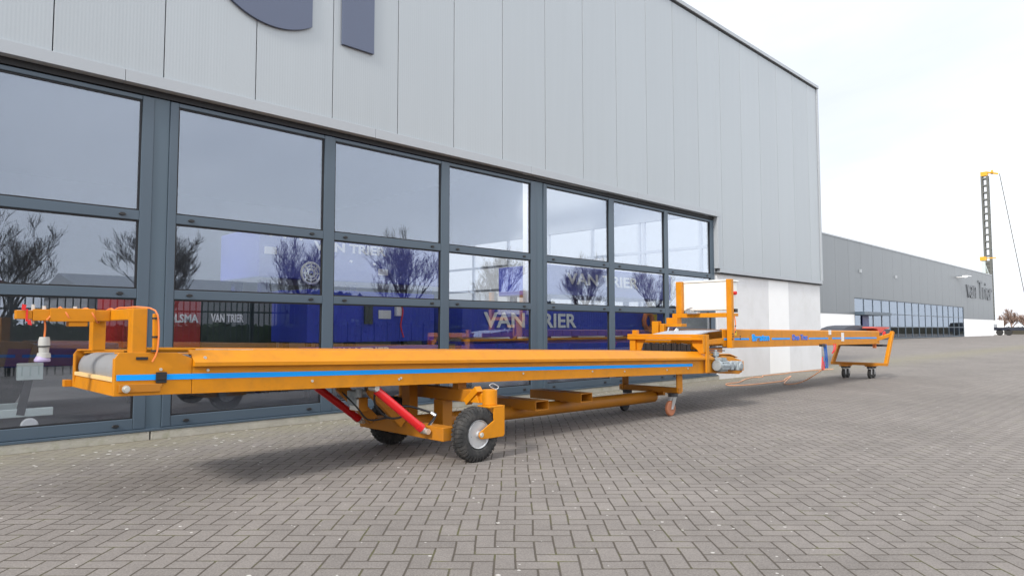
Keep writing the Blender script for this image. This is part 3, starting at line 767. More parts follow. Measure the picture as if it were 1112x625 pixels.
# rear cross bar with casters
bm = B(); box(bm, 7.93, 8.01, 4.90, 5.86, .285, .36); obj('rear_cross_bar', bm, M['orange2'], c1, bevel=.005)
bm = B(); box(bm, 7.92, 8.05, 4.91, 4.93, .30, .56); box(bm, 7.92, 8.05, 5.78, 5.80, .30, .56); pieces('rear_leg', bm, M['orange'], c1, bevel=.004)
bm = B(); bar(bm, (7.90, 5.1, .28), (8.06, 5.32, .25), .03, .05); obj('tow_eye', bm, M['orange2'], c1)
def caster(cx, cy, zp, r, w, tread, par, trail=.05, nm='caster'):
    """swivel caster hanging under zp"""
    bm = B(); cyl(bm, (cx, cy, zp - .035), (cx, cy, zp), .065, n=22); box(bm, cx - .06, cx + .06, cy - .06, cy + .06, zp - .0, zp + .008)
    top = obj(nm, bm, M['dark_steel'], par, smooth=40)
    bm = B()
    for s in (-1, 1):
        yy = cy + s * (w / 2 + .008)
        prism(bm, [(cx - .045, zp - .03), (cx + .045, zp - .03), (cx - trail + .025, r - .015), (cx - trail - .025, r - .015)], 'y', yy - .003, yy + .003)
    cyl(bm, (cx - trail, cy - w / 2 - .018, r), (cx - trail, cy + w / 2 + .018, r), .012, n=12)
    obj('fork', bm, M['steel'], top)
    bm = B(); lathe(bm, (cx - trail, cy - w / 2, r), (0, 1, 0), [(0, r * .4), (.0, r * .9), (w * .2, r), (w * .8, r), (w, r * .9), (w, r * .4)], 32)
    wh = obj('wheel', bm, tread, top, smooth=40)
    bm = B(); lathe(bm, (cx - trail, cy - w / 2 - .003, r), (0, 1, 0), [(0, r * .2), (0, r * .68), (w + .006, r * .68), (w + .006, r * .2)], 24)
    return top
caster(7.90, 4.965, .283, .10, .045, M['caster_tread'], c1, .07)
caster(7.93, 5.72, .283, .10, .045, M['dark_steel'], c1, .07)
# big castoring wheels
def big_wheel(hx, hy, px, py, par, label=None):
    r = .235; w = .12
    bm = B()
    prof = [(-w / 2 + .025, .115), (-w / 2, .14), (-w / 2 - .006, .175), (-w / 2 + .004, .205), (-w / 2 + .018, .224), (-w / 2 + .035, .2295), (w / 2 - .035, .2295), (w / 2 - .018, .224), (w / 2 - .004, .205), (w / 2 + .006, .175), (w / 2, .14), (w / 2 - .025, .115)]
    lathe(bm, (hx, hy, r), (0, 1, 0), prof, 64)
    nl = 38
    for i in range(nl):
        for s in (-1, 1):
            a = 2 * math.pi * (i + (0 if s < 0 else .5)) / nl
            ca, sa = math.cos(a), math.sin(a); tx, tz = -sa, ca
            def P(rad, tt, y): return (hx + ca * rad + tx * tt, hy + y, r + sa * rad + tz * tt)
            # chunky lug from shoulder to centre
            for (y0, y1, ra, rb) in ((s * .004, s * .044, .2345, .2335), (s * .044, s * .063, .2335, .205)):
                q = [P(.215 if rb < .21 and k > 3 else .221, 0, 0) for k in range(1)]
                vv = []
                for (yy, rt) in ((y0, ra), (y1, rb)):
                    for tt in (-.0115, .0115):
                        for rad in (rt - .03, rt): vv.append(bm.verts.new(P(rad, tt + (yy * .12), yy)))
                for f in ((0, 1, 3, 2), (4, 6, 7, 5), (0, 4, 5, 1), (2, 3, 7, 6), (0, 2, 6, 4), (1, 5, 7, 3)): bm.faces.new([vv[k] for k in f])
    wh = obj('wheel', bm, M['rubber'], par, smooth=35)
    if label: wh['label'] = label
    bm = B()
    lathe(bm, (hx, hy, r), (0, 1, 0), [(-w / 2 + .012, .110), (-w / 2 + .004, .119), (-w / 2 + .012, .124), (-w / 2 + .016, .124), (-w / 2 + .012, .116), (-w / 2 + .035, .100), (-w / 2 + .07, .096), (-w / 2 + .072, .085), (-w / 2 + .058, .070), (-w / 2 + .050, .048), (-w / 2 + .024, .040), (-w / 2 + .018, .028), (-w / 2 - .004, .026), (-w / 2 - .004, .012), (w / 2, .012), (w / 2 - .03, .098), (w / 2 - .012, .121), (w / 2 - .006, .118)], 40)
    obj('rim', bm, M['hub'], wh, smooth=35)
    bm = B()
    for i in range(5):
        a = 2 * math.pi * i / 5; cyl(bm, (hx + .08 * math.cos(a), hy - w / 2 + .052, r + .08 * math.sin(a)), (hx + .08 * math.cos(a), hy - w / 2 + .038, r + .08 * math.sin(a)), .008, n=6)
    obj('wheel_nut', bm, M['bolt'], wh)
    bm = B()
    s = -1
    for s in (-1, 1):
        yy = hy + s * (w / 2 + .018)
        prism(bm, [(px - .055, .452), (px + .075, .452), (px + .075, .215), (px + .06, .195), (hx + .03, .195), (hx - .01, .20), (hx - .028, .225), (hx - .02, .255), (px - .05, .345), (px - .055, .36)], 'y', yy - .006, yy + .006)
    box(bm, px - .10, px + .078, hy - w / 2 - .024, hy + w / 2 + .024, .4525, .466)
    fk = obj('wheel_fork', bm, M['orange'], wh, bevel=.003)
    bm = B(); cyl(bm, (hx, hy - w / 2 - .036, r), (hx, hy + w / 2 + .036, r), .014, n=14); cyl(bm, (hx, hy - w / 2 - .028, r), (hx, hy - w / 2 - .0242, r), .022, n=14); obj('axle_bolt', bm, M['bolt'], fk)
    bm = B(); cyl(bm, (px, py, .467), (px, py, .600), .066, n=32); obj('swivel_barrel', bm, M['orange'], wh, smooth=40, bevel=.003)
    return wh
big_wheel(3.97, 4.47, 4.17, 4.50, c1)
big_wheel(3.98, 5.74, 4.17, 5.77, c1)
bm = B(); prism(bm, [(4.46 + .04, .475), (4.72, .475), (4.72, .56), (4.60, .56)], 'x', 4.16, 4.18)
bar(bm, (4.15, 4.78, .47), (4.15, 4.62, .60), .07, .06); prism(bm, [(4.60, .475), (4.72, .475), (4.72, .585), (4.66, .585)], 'x', 4.13, 4.25)
obj('swivel_gusset', bm, M['orange'], c1, bevel=.004)
bm = B(); tube(bm, [(4.20, 4.45, .60), (4.22, 4.44, .625), (4.17, 4.46, .655), (4.14, 4.47, .635), (4.20, 4.45, .60)], .004); cyl(bm, (4.20, 4.45, .585), (4.20, 4.45, .61), .006, n=8); obj('locking_pin', bm, M['steel'], c1, smooth=60)
# discharge end
bm = B()
prism(bm, [(8.622, .0), (8.622, .20), (8.95, .235), (9.22, .225), (9.40, .185), (9.50, .17), (9.52, .12), (9.52, .0), (9.42, -.03), (8.9, -.012)], 'y', NY + .004, NY + .016)
prism(bm, [(8.622, .0), (8.622, .20), (8.95, .235), (9.22, .225), (9.40, .185), (9.50, .17), (9.52, .12), (9.52, .0), (9.42, -.03), (8.9, -.012)], 'y', FYc - .016, FYc - .004)
pieces('discharge_cheek', bm, M['orange'], c1, bevel=.004, slope=True)
bm = B(); prism(bm, [(8.62, .24), (8.62, .27), (9.20, .262), (9.42, .215), (9.42, .205), (9.20, .25)], 'y', NY + .02, FYc - .02); obj('discharge_cover', bm, M['orange'], c1, bevel=.003, slope=True)
bm = B(); cyl(bm, (9.38, NY + .02, .08), (9.38, FYc - .02, .08), .10, n=28); obj('drum', bm, M['dark_steel'], c1, slope=True, smooth=40)
bm = B(); box(bm, 9.44, 9.50, NY - .03, NY + .002, .02, .16); obj('bearing_block', bm, M['orange'], c1, bevel=.004, slope=True)
bm = B(); box(bm, 8.50, 9.1, NY + .05, NY + .5, .30, .315); obj('rubber_skirt', bm, M['belt_dark'], c1, slope=True)
# motors
bm = B(); lathe(bm, (8.62, NY - .075, .105), (1, 0, 0), [(0, .03), (.0, .07), (.03, .078), (.24, .078), (.26, .06), (.30, .055), (.32, .062)], 24)
for i in range(12):
    a = 2 * math.pi * i / 12
    bar(bm, (8.66, NY - .075 + .082 * math.cos(a), .105 + .082 * math.sin(a)), (8.85, NY - .075 + .082 * math.cos(a), .105 + .082 * math.sin(a)), .008, .014)
box(bm, 8.66, 8.80, NY - .13, NY - .03, .17, .215)
obj('drive_motor', bm, M['motor'], c1, smooth=35, slope=True)
bm = B(); box(bm, 8.945, 9.02, NY - .13, NY - .01, .04, .16); cyl(bm, (9.02, NY - .07, .10), (9.11, NY - .07, .10), .05, n=16); box(bm, 9.11, 9.26, NY - .14, NY - .008, .03, .165); lathe(bm, (9.19, NY - .16, .095), (0, 1, 0), [(0, .02), (0, .05), (.03, .06)], 20)
obj('gearbox', bm, M['motor'], c1, bevel=.012, slope=True)
bm = B(); box(bm, 8.70, 8.80, NY - .02, NY + .06, .23, .29); cyl(bm, (8.74, NY, .20), (8.74, NY, .32), .02, n=10); obj('terminal_box', bm, M['motor'], c1, bevel=.006, slope=True)
# transfer portal across the discharge end
bm = B(); box(bm, 8.40, 8.475, NY - .052, NY - .0295, .545, 1.06); box(bm, 8.33, 8.40, NY - .045, NY - .0305, .82, 1.058); obj('portal_plate', bm, M['orange'], c1, bevel=.003)
bm = B(); box(bm, 8.33, 8.46, NY - .029, 6.0, 1.03, 1.062); box(bm, 8.33, 8.345, NY - .028, 6.0, .985, 1.029); obj('portal_beam', bm, M['orange'], c1, bevel=.004)
bm = B(); box(bm, 8.36, 8.46, FYc + .02, FYc + .12, .70, 1.029); prism(bm, [(5.72, 1.028), (5.88, 1.028), (5.88, .80), (5.82, .80)], 'x', 8.40, 8.42); obj('portal_leg', bm, M['orange'], c1, bevel=.004)
bm = B(); prism(bm, [(NY - .028, 1.028), (NY + .18, 1.028), (NY + .16, .90), (NY + .10, .86), (NY + .05, .80), (NY - .028, .80)], 'x', 8.40, 8.42); obj('portal_gusset', bm, M['orange'], c1, bevel=.003)
bm = B()
random.seed(3)
nn = 26
for i in range(nn):
    y = 4.98 + i * (5.76 - 4.98) / nn
    prism(bm, [(y, .815 + random.uniform(0, .02)), (y + .026, .815 + random.uniform(0, .02)), (y + .026, .93 + random.uniform(-.012, .012)), (y, .93 + random.uniform(-.012, .012))], 'x', 8.35 + random.uniform(0, .03), 8.385 + random.uniform(0, .03))
obj('rubber_curtain', bm, M['black'], c1)
bm = B(); box(bm, 8.37, 8.43, 5.86, 5.94, 1.0625, 1.12); obj('portal_stub', bm, M['orange'], c1, bevel=.003)
bm = B(); box(bm, 8.55, 8.60, 4.93, 5.4, .84, .98); obj('inner_guard', bm, M['orange'], c1, bevel=.003)

# ------------------------------------------------------------------ second conveyor
c2 = thing('belt_conveyor', 'orange belt conveyor with white cabinet on its gantry and casters at the far end', 'conveyor', (9.7, 5.55, 0))
CN, CF = 5.15, 6.02
def tz(x): return -.007 * (x - 9.65)
def sl(bm):
    for v in bm.verts: v.co.z += tz(v.co.x)
    return bm
for y, o in ((CN, -1), (CF, 1)):
    bm = B()
    prism(bm, [(y, .845), (y, 1.12), (y - o * .02, 1.135), (y - o * .05, 1.135), (y - o * .05, 1.127), (y - o * .012, 1.118), (y - o * .012, .857), (y - o * .04, .857), (y - o * .04, .845)], 'x', 9.60, 16.75)
    obj('side_panel', sl(bm), M['orange'], c2, bevel=.003)
for a, b in ((9.62, 10.45), (11.28, 12.00), (12.83, 13.75), (13.95, 14.4), (14.62, 16.55)):
    bm = B(); box(bm, a, b, CN - .003, CN - .0002, .965, .995); obj('stripe', sl(bm), M['blue_stripe'], c2)
lettering('lettering', 'Breston', .2, (10.56, CN - .003, .945 + tz(11)), M['blue_stripe'], c2, offset=.009, width=.62, height=.115)
lettering('lettering', 'Duo Trac', .2, (12.10, CN - .003, .95 + tz(12)), mat('violet_blue_lettering', (.05, .15, .62), .5), c2, offset=.008, width=.66, height=.10)
bm = B(); box(bm, 9.92, 10.04, CN - .004, CN - .0003, 1.035, 1.105); obj('sticker', sl(bm), M['yellow'], c2)
bm = B(); box(bm, 14.44, 14.58, CN - .004, CN - .0003, .92, 1.09); obj('sticker', sl(bm), M['sticker'], c2)
bm = B(); box(bm, 13.78, 13.90, CN - .006, CN - .0003, 1.05, 1.14); obj('sticker', sl(bm), M['sticker'], c2)
bm = B(); prism(bm, [(8.75, .98), (8.83, 1.04), (9.3, 1.10), (9.7, 1.118), (16.6, 1.118), (16.6, 1.108), (9.7, 1.108), (9.3, 1.085), (8.83, 1.02), (8.76, .965)], 'y', CN + .06, CF - .06); obj('belt', sl(bm), mat('pale_belt', (.42, .45, .50), .5, var=.08), c2, smooth=30)
bm = B(); cyl(bm, (16.6, CN + .02, 1.01), (16.6, CF - .02, 1.01), .095, n=24); obj('drum', sl(bm), M['dark_steel'], c2, smooth=40)
# receiving hopper at the near end
bm = B(); prism(bm, [(8.62, .91), (9.60, .91), (9.60, 1.0), (9.3, .985), (8.66, .955)], 'y', CN - .02, CN + .0); box(bm, 8.60, 8.615, CN - .02, CF, .90, .97); box(bm, 8.62, 9.6, CF, CF + .02, .91, 1.06); box(bm, 8.62, 9.60, CN, CF, .895, .9095); obj('receiving_tray', bm, M['orange'], c2, bevel=.003)
bm = B(); box(bm, 8.75, 9.62, CN - .05, CN + .05, .852, .866); obj('slide_rail', bm, M['dark_steel'], c2)
bm = B(); box(bm, 8.78, 9.55, CN - .02, CN + .25, .78, .85); obj('slide_frame', bm, M['orange'], c2, bevel=.003)
# gantry posts, rails and cabinet
bm = B(); box(bm, 9.70, 9.78, CN - .10, CN - .015, .845, 1.90)
obj('gantry_post', bm, M['orange'], c2, bevel=.005)
bm = B(); box(bm, 9.72, 9.80, 5.93, 6.03, 1.385, 1.90); obj('gantry_post', bm, M['orange'], c2, bevel=.005)
bm = B(); box(bm, 9.70, 9.79, CN - .014, 6.09, 1.315, 1.384); box(bm, 9.79, 9.92, CN - .10, CN - .02, 1.33, 1.375); obj('gantry_rail', bm, M['orange'], c2, bevel=.005)
bm = B(); box(bm, 9.60, 9.74, 5.94, 6.14, 1.22, 1.314); box(bm, 9.50, 9.66, 5.80, 6.16, 1.17, 1.219); prism(bm, [(9.36, .95), (9.52, .98), (9.58, 1.22), (9.46, 1.22), (9.44, 1.02)], 'y', 6.09, 6.17); box(bm, 9.40, 9.46, 6.06, 6.10, .92, 1.20); obj('hinge_bracket', bm, M['orange'], c2, bevel=.005)
bm = B(); box(bm, 9.42, 9.52, 6.18, 6.30, .93, 1.26); obj('bracket_plate', bm, M['orange'], c2, bevel=.005)
bm = B(); box(bm, 9.815, 10.17, 5.19, 6.08, 1.43, 1.875); cab = obj('control_cabinet', bm, M['white'], c2, bevel=.012)
bm = B(); box(bm, 9.80, 10.20, 5.17, 6.10, 1.8765, 1.905); obj('cabinet_roof', bm, M['white'], cab, bevel=.008)
bm = B(); cyl(bm, (10.06, 5.189, 1.70), (10.06, 5.15, 1.70), .028, n=16); obj('red_stop_button', bm, M['redrib'], cab, smooth=40)
bm = B(); box(bm, 9.98, 10.06, 5.13, 5.188, 1.395, 1.45); obj('cable_socket', bm, M['black'], cab)
bm = B(); box(bm, 9.62, 9.72, 5.70, 5.80, 1.385, 1.44); box(bm, 9.60, 9.70, 5.58, 5.76, 1.375, 1.40); cyl(bm, (9.62, 5.78, 1.44), (9.60, 5.66, 1.47), .012, n=8); obj('valve', bm, M['steel'], c2, bevel=.004)
bm = B(); bar(bm, (9.42, 5.82, 1.14), (9.36, 5.90, 1.00), .03, .05); tube(bm, [(9.42, 5.98, 1.16), (9.34, 5.98, 1.05), (9.28, 6.06, .98), (9.24, 6.14, .95)], .012); obj('locking_lever', bm, M['steel'], c2, bevel=.004)
bm = B()
for x, z in ((9.72, 1.06), (9.72, 1.02), (9.95, 1.02), (9.95, .985), (9.70, .98), (9.80, 1.18), (9.80, 1.09)): cyl(bm, (x, CN - .102, z), (x, CN - .112, z), .012, n=8)
obj('bolt', bm, M['dark_steel'], c2)
bm = B(); tube(bm, [(9.8, CN - .09, 1.36), (9.82, CN - .10, 1.2), (9.79, CN - .09, 1.05), (9.82, CN - .06, .9)], .009); obj('cable', bm, M['hose'], c2)
# dark apron and red end tray riding on top of the far end
bm = B()
n = 14
top = [(13.75 + (16.35 - 13.75) * i / n, 1.10 + .115 * math.sin(math.pi * min(1, (i / n) * 1.25 + .02) ** .8 if i / n < .8 else math.pi * .5) ** .6 if 0 < i < n else 1.12) for i in range(n + 1)]
top = [(15.30, 1.13), (15.45, 1.19), (15.75, 1.235), (16.2, 1.26), (16.6, 1.255), (16.95, 1.235), (17.1, 1.20)]
prism(bm, top + [(17.1, 1.125), (15.32, 1.12)], 'y', CN + .30, CF - .10)
obj('rubber_apron', sl(bm), M['belt_dark'], c2, bevel=.012)
bm = B(); prism(bm, [(16.40, 1.20), (16.50, 1.225), (17.55, 1.225), (17.5, 1.19), (17.2, 1.17), (17.0, 1.09), (16.8, 1.09), (16.7, 1.17)], 'y', CN + .02, CN + .26)
obj('end_tray', sl(bm), mat('faded_red_paint', (.62, .06, .03), .45), c2, bevel=.006)
# stand
bm = B(); bar(bm, (16.80, 5.05, .335), (17.12, 4.99, 1.07), .075, .075); obj('stand_leg', bm, M['orange'], c2, bevel=.005)
bm = B(); bar(bm, (16.80, 6.20, .335), (17.0, 6.09, .86), .07, .07); obj('stand_leg', bm, M['orange2'], c2, bevel=.005)
bm = B(); box(bm, 16.765, 16.835, 5.01, 6.24, .30, .365); obj('stand_base', bm, M['orange2'], c2, bevel=.005)
bm = B(); bar(bm, (16.96, 5.06, .755), (16.96, 6.10, .755), .05, .05); obj('stand_top_bar', bm, M['dark_steel'], c2, bevel=.005)
N0 = 4.99
bm = B(); bar(bm, (16.62, CN + .02, .90), (17.10, N0 + .03, 1.0), .05, .08); obj('stand_brace', bm, M['orange'], c2, bevel=.005)
for cx, cy in ((16.79, 5.91), (17.0, 5.42)):
    bm = B(); box(bm, cx - .17, cx + .17, cy - .09, cy + .09, .272, .2985); obj('caster_plate', bm, M['orange'], c2, bevel=.004)
    for dx in (-.11, .11):
        caster(cx + dx + .01, cy, .262, .105, .055, M['rubber'], c2, .01)
bm = B(); tube(bm, [(16.9, CN - .03, 1.02), (16.95, CN - .05, .96), (17.0, CN - .04, 1.03), (16.93, CN - .05, 1.06), (16.88, CN - .04, 1.0)], .02); obj('red_hose', bm, M['redrib'], c2, smooth=60)
bm = B(); lathe(bm, (16.95, CN - .05, .98), (0, 1, 0), [(0, .02), (0, .055), (.04, .055)], 20); obj('end_bearing', bm, M['steel'], c2, smooth=40)
bm = B(); cyl(bm, (16.72, CN + .1, .70), (16.72, CN + .1, .84), .04, n=12); obj('red_knob', bm, M['hose'], c2)

# ------------------------------------------------------------------ loose hanging and lying things
t = thing('cable_plug', 'grey cable plug hanging on an orange cord from the left lifting arm', 'plug', (.975, 5.33, .93))
bm = B(); lathe(bm, (.972, 5.33, .955), (0, 0, 1), [(0, .035), (.0, .040), (.03, .036), (.032, .028), (.07, .030), (.075, .034), (.11, .033), (.135, .028), (.135, .01)], 22); obj('body', bm, M['plug'], t, smooth=35)
bm = B(); lathe(bm, (.965, 5.33, .93), (0, 0, 1), [(0, .044), (.012, .046), (.035, .034)], 22); obj('collar', bm, M['plug2'], t, smooth=35)
bm = B(); lathe(bm, (.972, 5.33, 1.025), (0, 0, 1), [(0, .036), (.008, .036)], 22); obj('strap', bm, M['black'], t)
bm = B(); tube(bm, [(.972, 5.33, 1.085), (.973, 5.325, 1.15), (.970, 5.33, 1.195)], .006); obj('cord', bm, M['hose'], t)
bm = B()
pts = []
for i in range(46):
    a = i / 45 * 2 * math.pi * 2.1; x = 1.05 + i / 45 * .32
    pts.append((x, 5.34 - .048 * math.sin(a), 1.233 + .048 * math.cos(a)))
pts = [(.97, 5.28, 1.20)] + pts + [(1.37, 5.2, 1.285), (1.38, 5.05, 1.283), (1.40, 4.9, 1.285), (1.47, 4.78, 1.26), (1.49, 4.765, 1.15), (1.485, 4.765, 1.0), (1.46, 4.775, .93)]
tube(bm, pts, .0055, 6, 3)
tag(obj('cord', bm, M['hose'], loc=(1.1, 5.3, 1.2), smooth=60), 'orange cord wound round the lifting arm at the conveyor tail', 'cord')
bm = B()
for (x, z0, z1, dy) in ((.845, 1.265, 1.295, -.005), (.875, 1.205, 1.165, -.02)):
    prism(bm, [(x - .008, z0), (x + .012, z0 - .005), (x + .018, z1), (x - .004, z1 + .006)], 'y', 5.30 + dy, 5.304 + dy)
box(bm, .862, .872, 5.295, 5.304, 1.19, 1.27)
tag(obj('ribbon', bm, M['redrib'], loc=(.86, 5.3, 1.2)), 'small red warning ribbon tied on the tip of the lifting arm', 'ribbon')
t = thing('hanging_cables', 'bundle of blue and red cables hanging beneath the far conveyor beside the wall corner', 'cables', (13.4, CN, .4))
bm = B()
for i, x in enumerate((13.42, 13.50)):
    tube(bm, [(x, CN - .03, .85), (x + .02, CN - .05, .65), (x - .01 + i * .01, CN - .05, .45), (x + .05, CN - .05, .39), (x + .09, CN - .04, .48), (x + .06, CN - .03, .84)], .0085, 7)
obj('blue_cable', bm, M['cable_blue'], t, smooth=60)
bm = B()
for i, x in enumerate((13.29,)):
    tube(bm, [(x + .05, CN - .04, .60), (x, CN - .05, .50), (x - .01, CN - .05, .38), (x + .08, CN - .05, .38), (x + .10, CN - .04, .52)], .010, 7)
tube(bm, [(13.95, CN - .03, .84), (13.90, CN - .05, .74), (13.80, CN - .05, .66), (13.98, CN - .04, .72), (14.05, CN - .03, .84)], .009, 7)
pieces('red_cable', bm, M['redrib'], t, smooth=60)
bm = B(); box(bm, 13.30, 13.48, CN - .05, CN - .0, .80, .845); obj('hook', bm, M['black'], t)
bm = B()
z = .012
tube(bm, [(13.45, CN - .05, .40), (13.6, 5.6, .10), (13.9, 6.1, z), (16.2, 6.95, z), (15.2, 6.65, z), (14.6, 6.45, z), (13.6, 6.45, z), (12.9, 6.55, z), (12.75, 6.75, z), (13.1, 6.95, z), (13.6, 6.95, z), (14.5, 7.25, z), (15.2, 7.40, z), (15.5, 7.32, z), (16.0, 7.52, z), (17.0, 7.45, z), (17.6, 7.55, z), (18.8, 7.50, z), (19.8, 7.30, z)], .011, 6, 8)
tag(obj('extension_cord', bm, M['cable_pale'], loc=(13.5, 6.5, 0), smooth=60), 'faded orange extension cord looped on the paving in front of the white wall', 'cord')

# ------------------------------------------------------------------ far building
FB = 23.5
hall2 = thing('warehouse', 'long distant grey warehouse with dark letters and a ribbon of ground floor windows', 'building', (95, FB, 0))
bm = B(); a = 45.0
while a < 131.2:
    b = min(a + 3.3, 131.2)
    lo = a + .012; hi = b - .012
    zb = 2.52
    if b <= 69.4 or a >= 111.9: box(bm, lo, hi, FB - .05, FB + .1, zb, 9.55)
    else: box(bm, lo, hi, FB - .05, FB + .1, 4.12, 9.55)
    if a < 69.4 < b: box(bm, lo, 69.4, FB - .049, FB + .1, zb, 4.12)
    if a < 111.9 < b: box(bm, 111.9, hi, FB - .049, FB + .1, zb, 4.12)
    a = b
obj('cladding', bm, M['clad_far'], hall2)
bm = B(); box(bm, 45, 131, FB + .101, FB + 40, 4.2, 9.5); box(bm, 45, 69.3, FB + .101, FB + 40, 0, 4.2); box(bm, 112, 131, FB + .101, FB + 40, 0, 4.2); box(bm, 69.3, 112, FB + 12, FB + 40, 0, 4.2); obj('body', bm, M['hall_wall'], hall2)
bm = B(); box(bm, 45, 131.3, FB - .1, FB + .3, 9.551, 9.68); obj('roof_coping', bm, M['fascia'], hall2)
bm = B(); box(bm, 45, 69.4, FB - .02, FB + .1, 0, 2.5); box(bm, 111.95, 131.15, FB - .02, FB + .1, 0, 2.5); pieces('rendered_wall', bm, M['pilaster'], hall2)
bm = B(); xs = [69.45 + i * (111.85 - 69.45) / 16 for i in range(17)]
for x in xs: box(bm, x - .06, x + .06, FB - .02, FB + .08, 0.05, 4.1)
for z in (.05, 1.25, 2.6, 4.02): box(bm, 69.45, 111.85, FB - .015, FB + .075, z, z + .09)
win = obj('window', bm, M['frame'], hall2)
for i in range(16):
    bm = B(); box(bm, xs[i] + .061, xs[i + 1] - .061, FB + .02, FB + .035, .14, 4.02); obj('pane', bm, M['glass_far'], win)
bm = B(); box(bm, 69.5, 77.5, FB - .9, FB - .02, 2.45, 2.75); obj('door_canopy', bm, M['frame'], hall2)
bm = B(); box(bm, 71.4, 73.2, FB - .08, FB - .021, .06, 2.4); obj('door', bm, M['mblue3'], hall2)
lettering('sign_letter', 'van Trier', 1.5, (113.8, FB - .12, 5.55), mat('letter_slate', (.14, .152, .168), .5), hall2, width=16.3, thick=.06, offset=-.004, height=2.75, split=True)
bm = B(); prism(bm, [(109.0, 8.05), (109.3, 8.35), (111.6, 8.42), (111.6, 8.30), (109.4, 8.2)], 'y', FB - 1.2, FB - .6); box(bm, 108.6, 109.3, FB - .95, FB - .06, 8.05, 8.15); obj('wall_lamp', bm, M['lampglass'], hall2)
for x in (50, 60, 71, 82): 
    bm = B(); box(bm, x, x + .25, FB - .2, FB - .051, 6.6, 6.9); obj('wall_lamp', bm, M['fascia'], hall2)

# ------------------------------------------------------------------ piling rig
t = thing('piling_rig', 'tall lattice mast of a piling rig with yellow head behind the distant warehouse', 'crane', (156, 28.8, 0))
bm = B(); mx, my = 156, 28.35
w = .45
def leanx(z): return mx - .0 * z
for (dx, dy) in ((-w, -w), (w, -w), (-w, w), (w, w)):
    bar(bm, (mx + dx, my + dy, 0), (mx + dx, my + dy, 30.3), .3, .3)
z = 1
while z < 30:
    tk = .26
    for s in (-1, 1):
        bar(bm, (mx - w, my + s * w, z), (mx + w, my + s * w, z), tk, tk)
        bar(bm, (mx + s * w, my - w, z), (mx + s * w, my + w, z), tk, tk)
    z += 1.35 if z > 13 else .7
box(bm, mx - w, mx + w, my - w, my + w, 0, 14)
obj('mast', bm, M['crane'], t)
bm = B(); box(bm, mx - .6, mx + .5, my - .5, my + .6, 30.3, 31.1); cyl(bm, (mx + .3, my - 1.0, 31.0), (mx + .3, my - 1.3, 31.0), .42, n=16); bar(bm, (mx, my - .4, 31.0), (mx + .8, my - 2.0, 30.6), .25, .3); obj('mast_head', bm, M['cyellow'], t)
bm = B(); tube(bm, [(mx + .8, my - 2.2, 30.6), (mx + .4, my - 6.2, .5)], .07, 5, 0); obj('hoist_cable', bm, M['crane'], t)
bm = B(); box(bm, mx - 3, mx + 3, my + 1.5, my + 6, .8, 3.4); box(bm, mx - 3.4, mx + 3.4, my + 1.2, my + 2.0, 0, .9); box(bm, mx - 3.4, mx + 3.4, my + 5.4, my + 6.2, 0, .9); obj('carrier', bm, M['cyellow'], t)
t = thing('piling_rig', 'small yellow topped rig head showing just above the distant roof left of the tall mast', 'crane', (150, 29.6, 0))
bm = B(); bar(bm, (150, 28.0, 0), (150, 28.0, 13.6), .5, .5); bar(bm, (150, 28.0, 13.2), (153, 27.6, 10), .3, .3); obj('mast', bm, M['mgrey'], t)
bm = B(); box(bm, 149.6, 150.5, 27.6, 28.5, 13.6, 14.3); bar(bm, (150, 28.0, 14.0), (152.2, 26.5, 14.2), .2, .2); obj('mast_head', bm, M['cyellow'], t)

# ------------------------------------------------------------------ trees
def tree_mesh(seed, H, depth, spread, rad, name, m, up=.25, kids=3, tw=.0045):
    rnd = random.Random(seed); tr = B(); br = B()
    def limb(bm, p, d, L, r, lev):
        n = 4; pts = [p.copy()]; dd = d.copy(); q = p.copy()
        for i in range(n):
            dd = (dd + Vector((rnd.uniform(-.16, .16), rnd.uniform(-.16, .16), rnd.uniform(-.05, .12) + up * .15))).normalized()
            q = q + dd * (L / n); pts.append(q.copy())
        rr = [max(r * (1 - .55 * i / n), tw) for i in range(n + 1)]
        sides = 7 if lev < 2 else (4 if lev < 3 else 3)
        tube(bm, pts, rr, sides, 0)
        return pts, dd, rr
    pts, d, rr = limb(tr, Vector((0, 0, 0)), Vector((0, 0, 1)), H * .34, rad, 0)
    def grow(p, d, L, r, lev):
        pts, dd, rr = limb(br, p, d, L, r, lev)
        if lev >= depth: return
        nk = kids + (1 if lev < 2 else 0)
        for k in range(nk):
            f = rnd.uniform(.35, 1.0); idx = min(int(f * 4), 4)
            a, b = frame_of(dd); ph = rnd.uniform(0, 2 * math.pi); sp = rnd.uniform(.35, spread)
            nd = (dd + (a * math.cos(ph) + b * math.sin(ph)) * sp + Vector((0, 0, up))).normalized()
            grow(pts[idx], nd, L * rnd.uniform(.6, .8), rr[idx] * .62, lev + 1)
    for k in range(7):
        ph = 2 * math.pi * k / 6 + rnd.uniform(-.3, .3)
        idx = rnd.choice((2, 3, 4, 4))
        nd = (Vector((math.cos(ph) * rnd.uniform(.5, 1.0), math.sin(ph) * rnd.uniform(.5, 1.0), 1))).normalized()
        grow(pts[idx], nd, H * .25, rad * .5, 1)
    out = []
    for bmx, nm in ((tr, 'trunk'), (br, 'crown')):
        me = bpy.data.meshes.new(nm); bmx.to_mesh(me); bmx.free(); me.materials.append(m); out.append(me)
    return out
def place_tree(meshes, x, y, rot, s, label, group):
    t = thing('bare_tree', label, 'tree', (x, y, 0), group); t.rotation_euler.z = rot; t.scale = (s, s, s)
    for me, nm in zip(meshes, ('trunk', 'crown')):
        o = bpy.data.objects.new(nm, me); COL.objects.link(o); o.parent = t
    return t
tm = [tree_mesh(11, 5.8, 6, .8, .12, 'a', M['bark']), tree_mesh(23, 5.8, 6, .85, .11, 'b', M['bark'])]
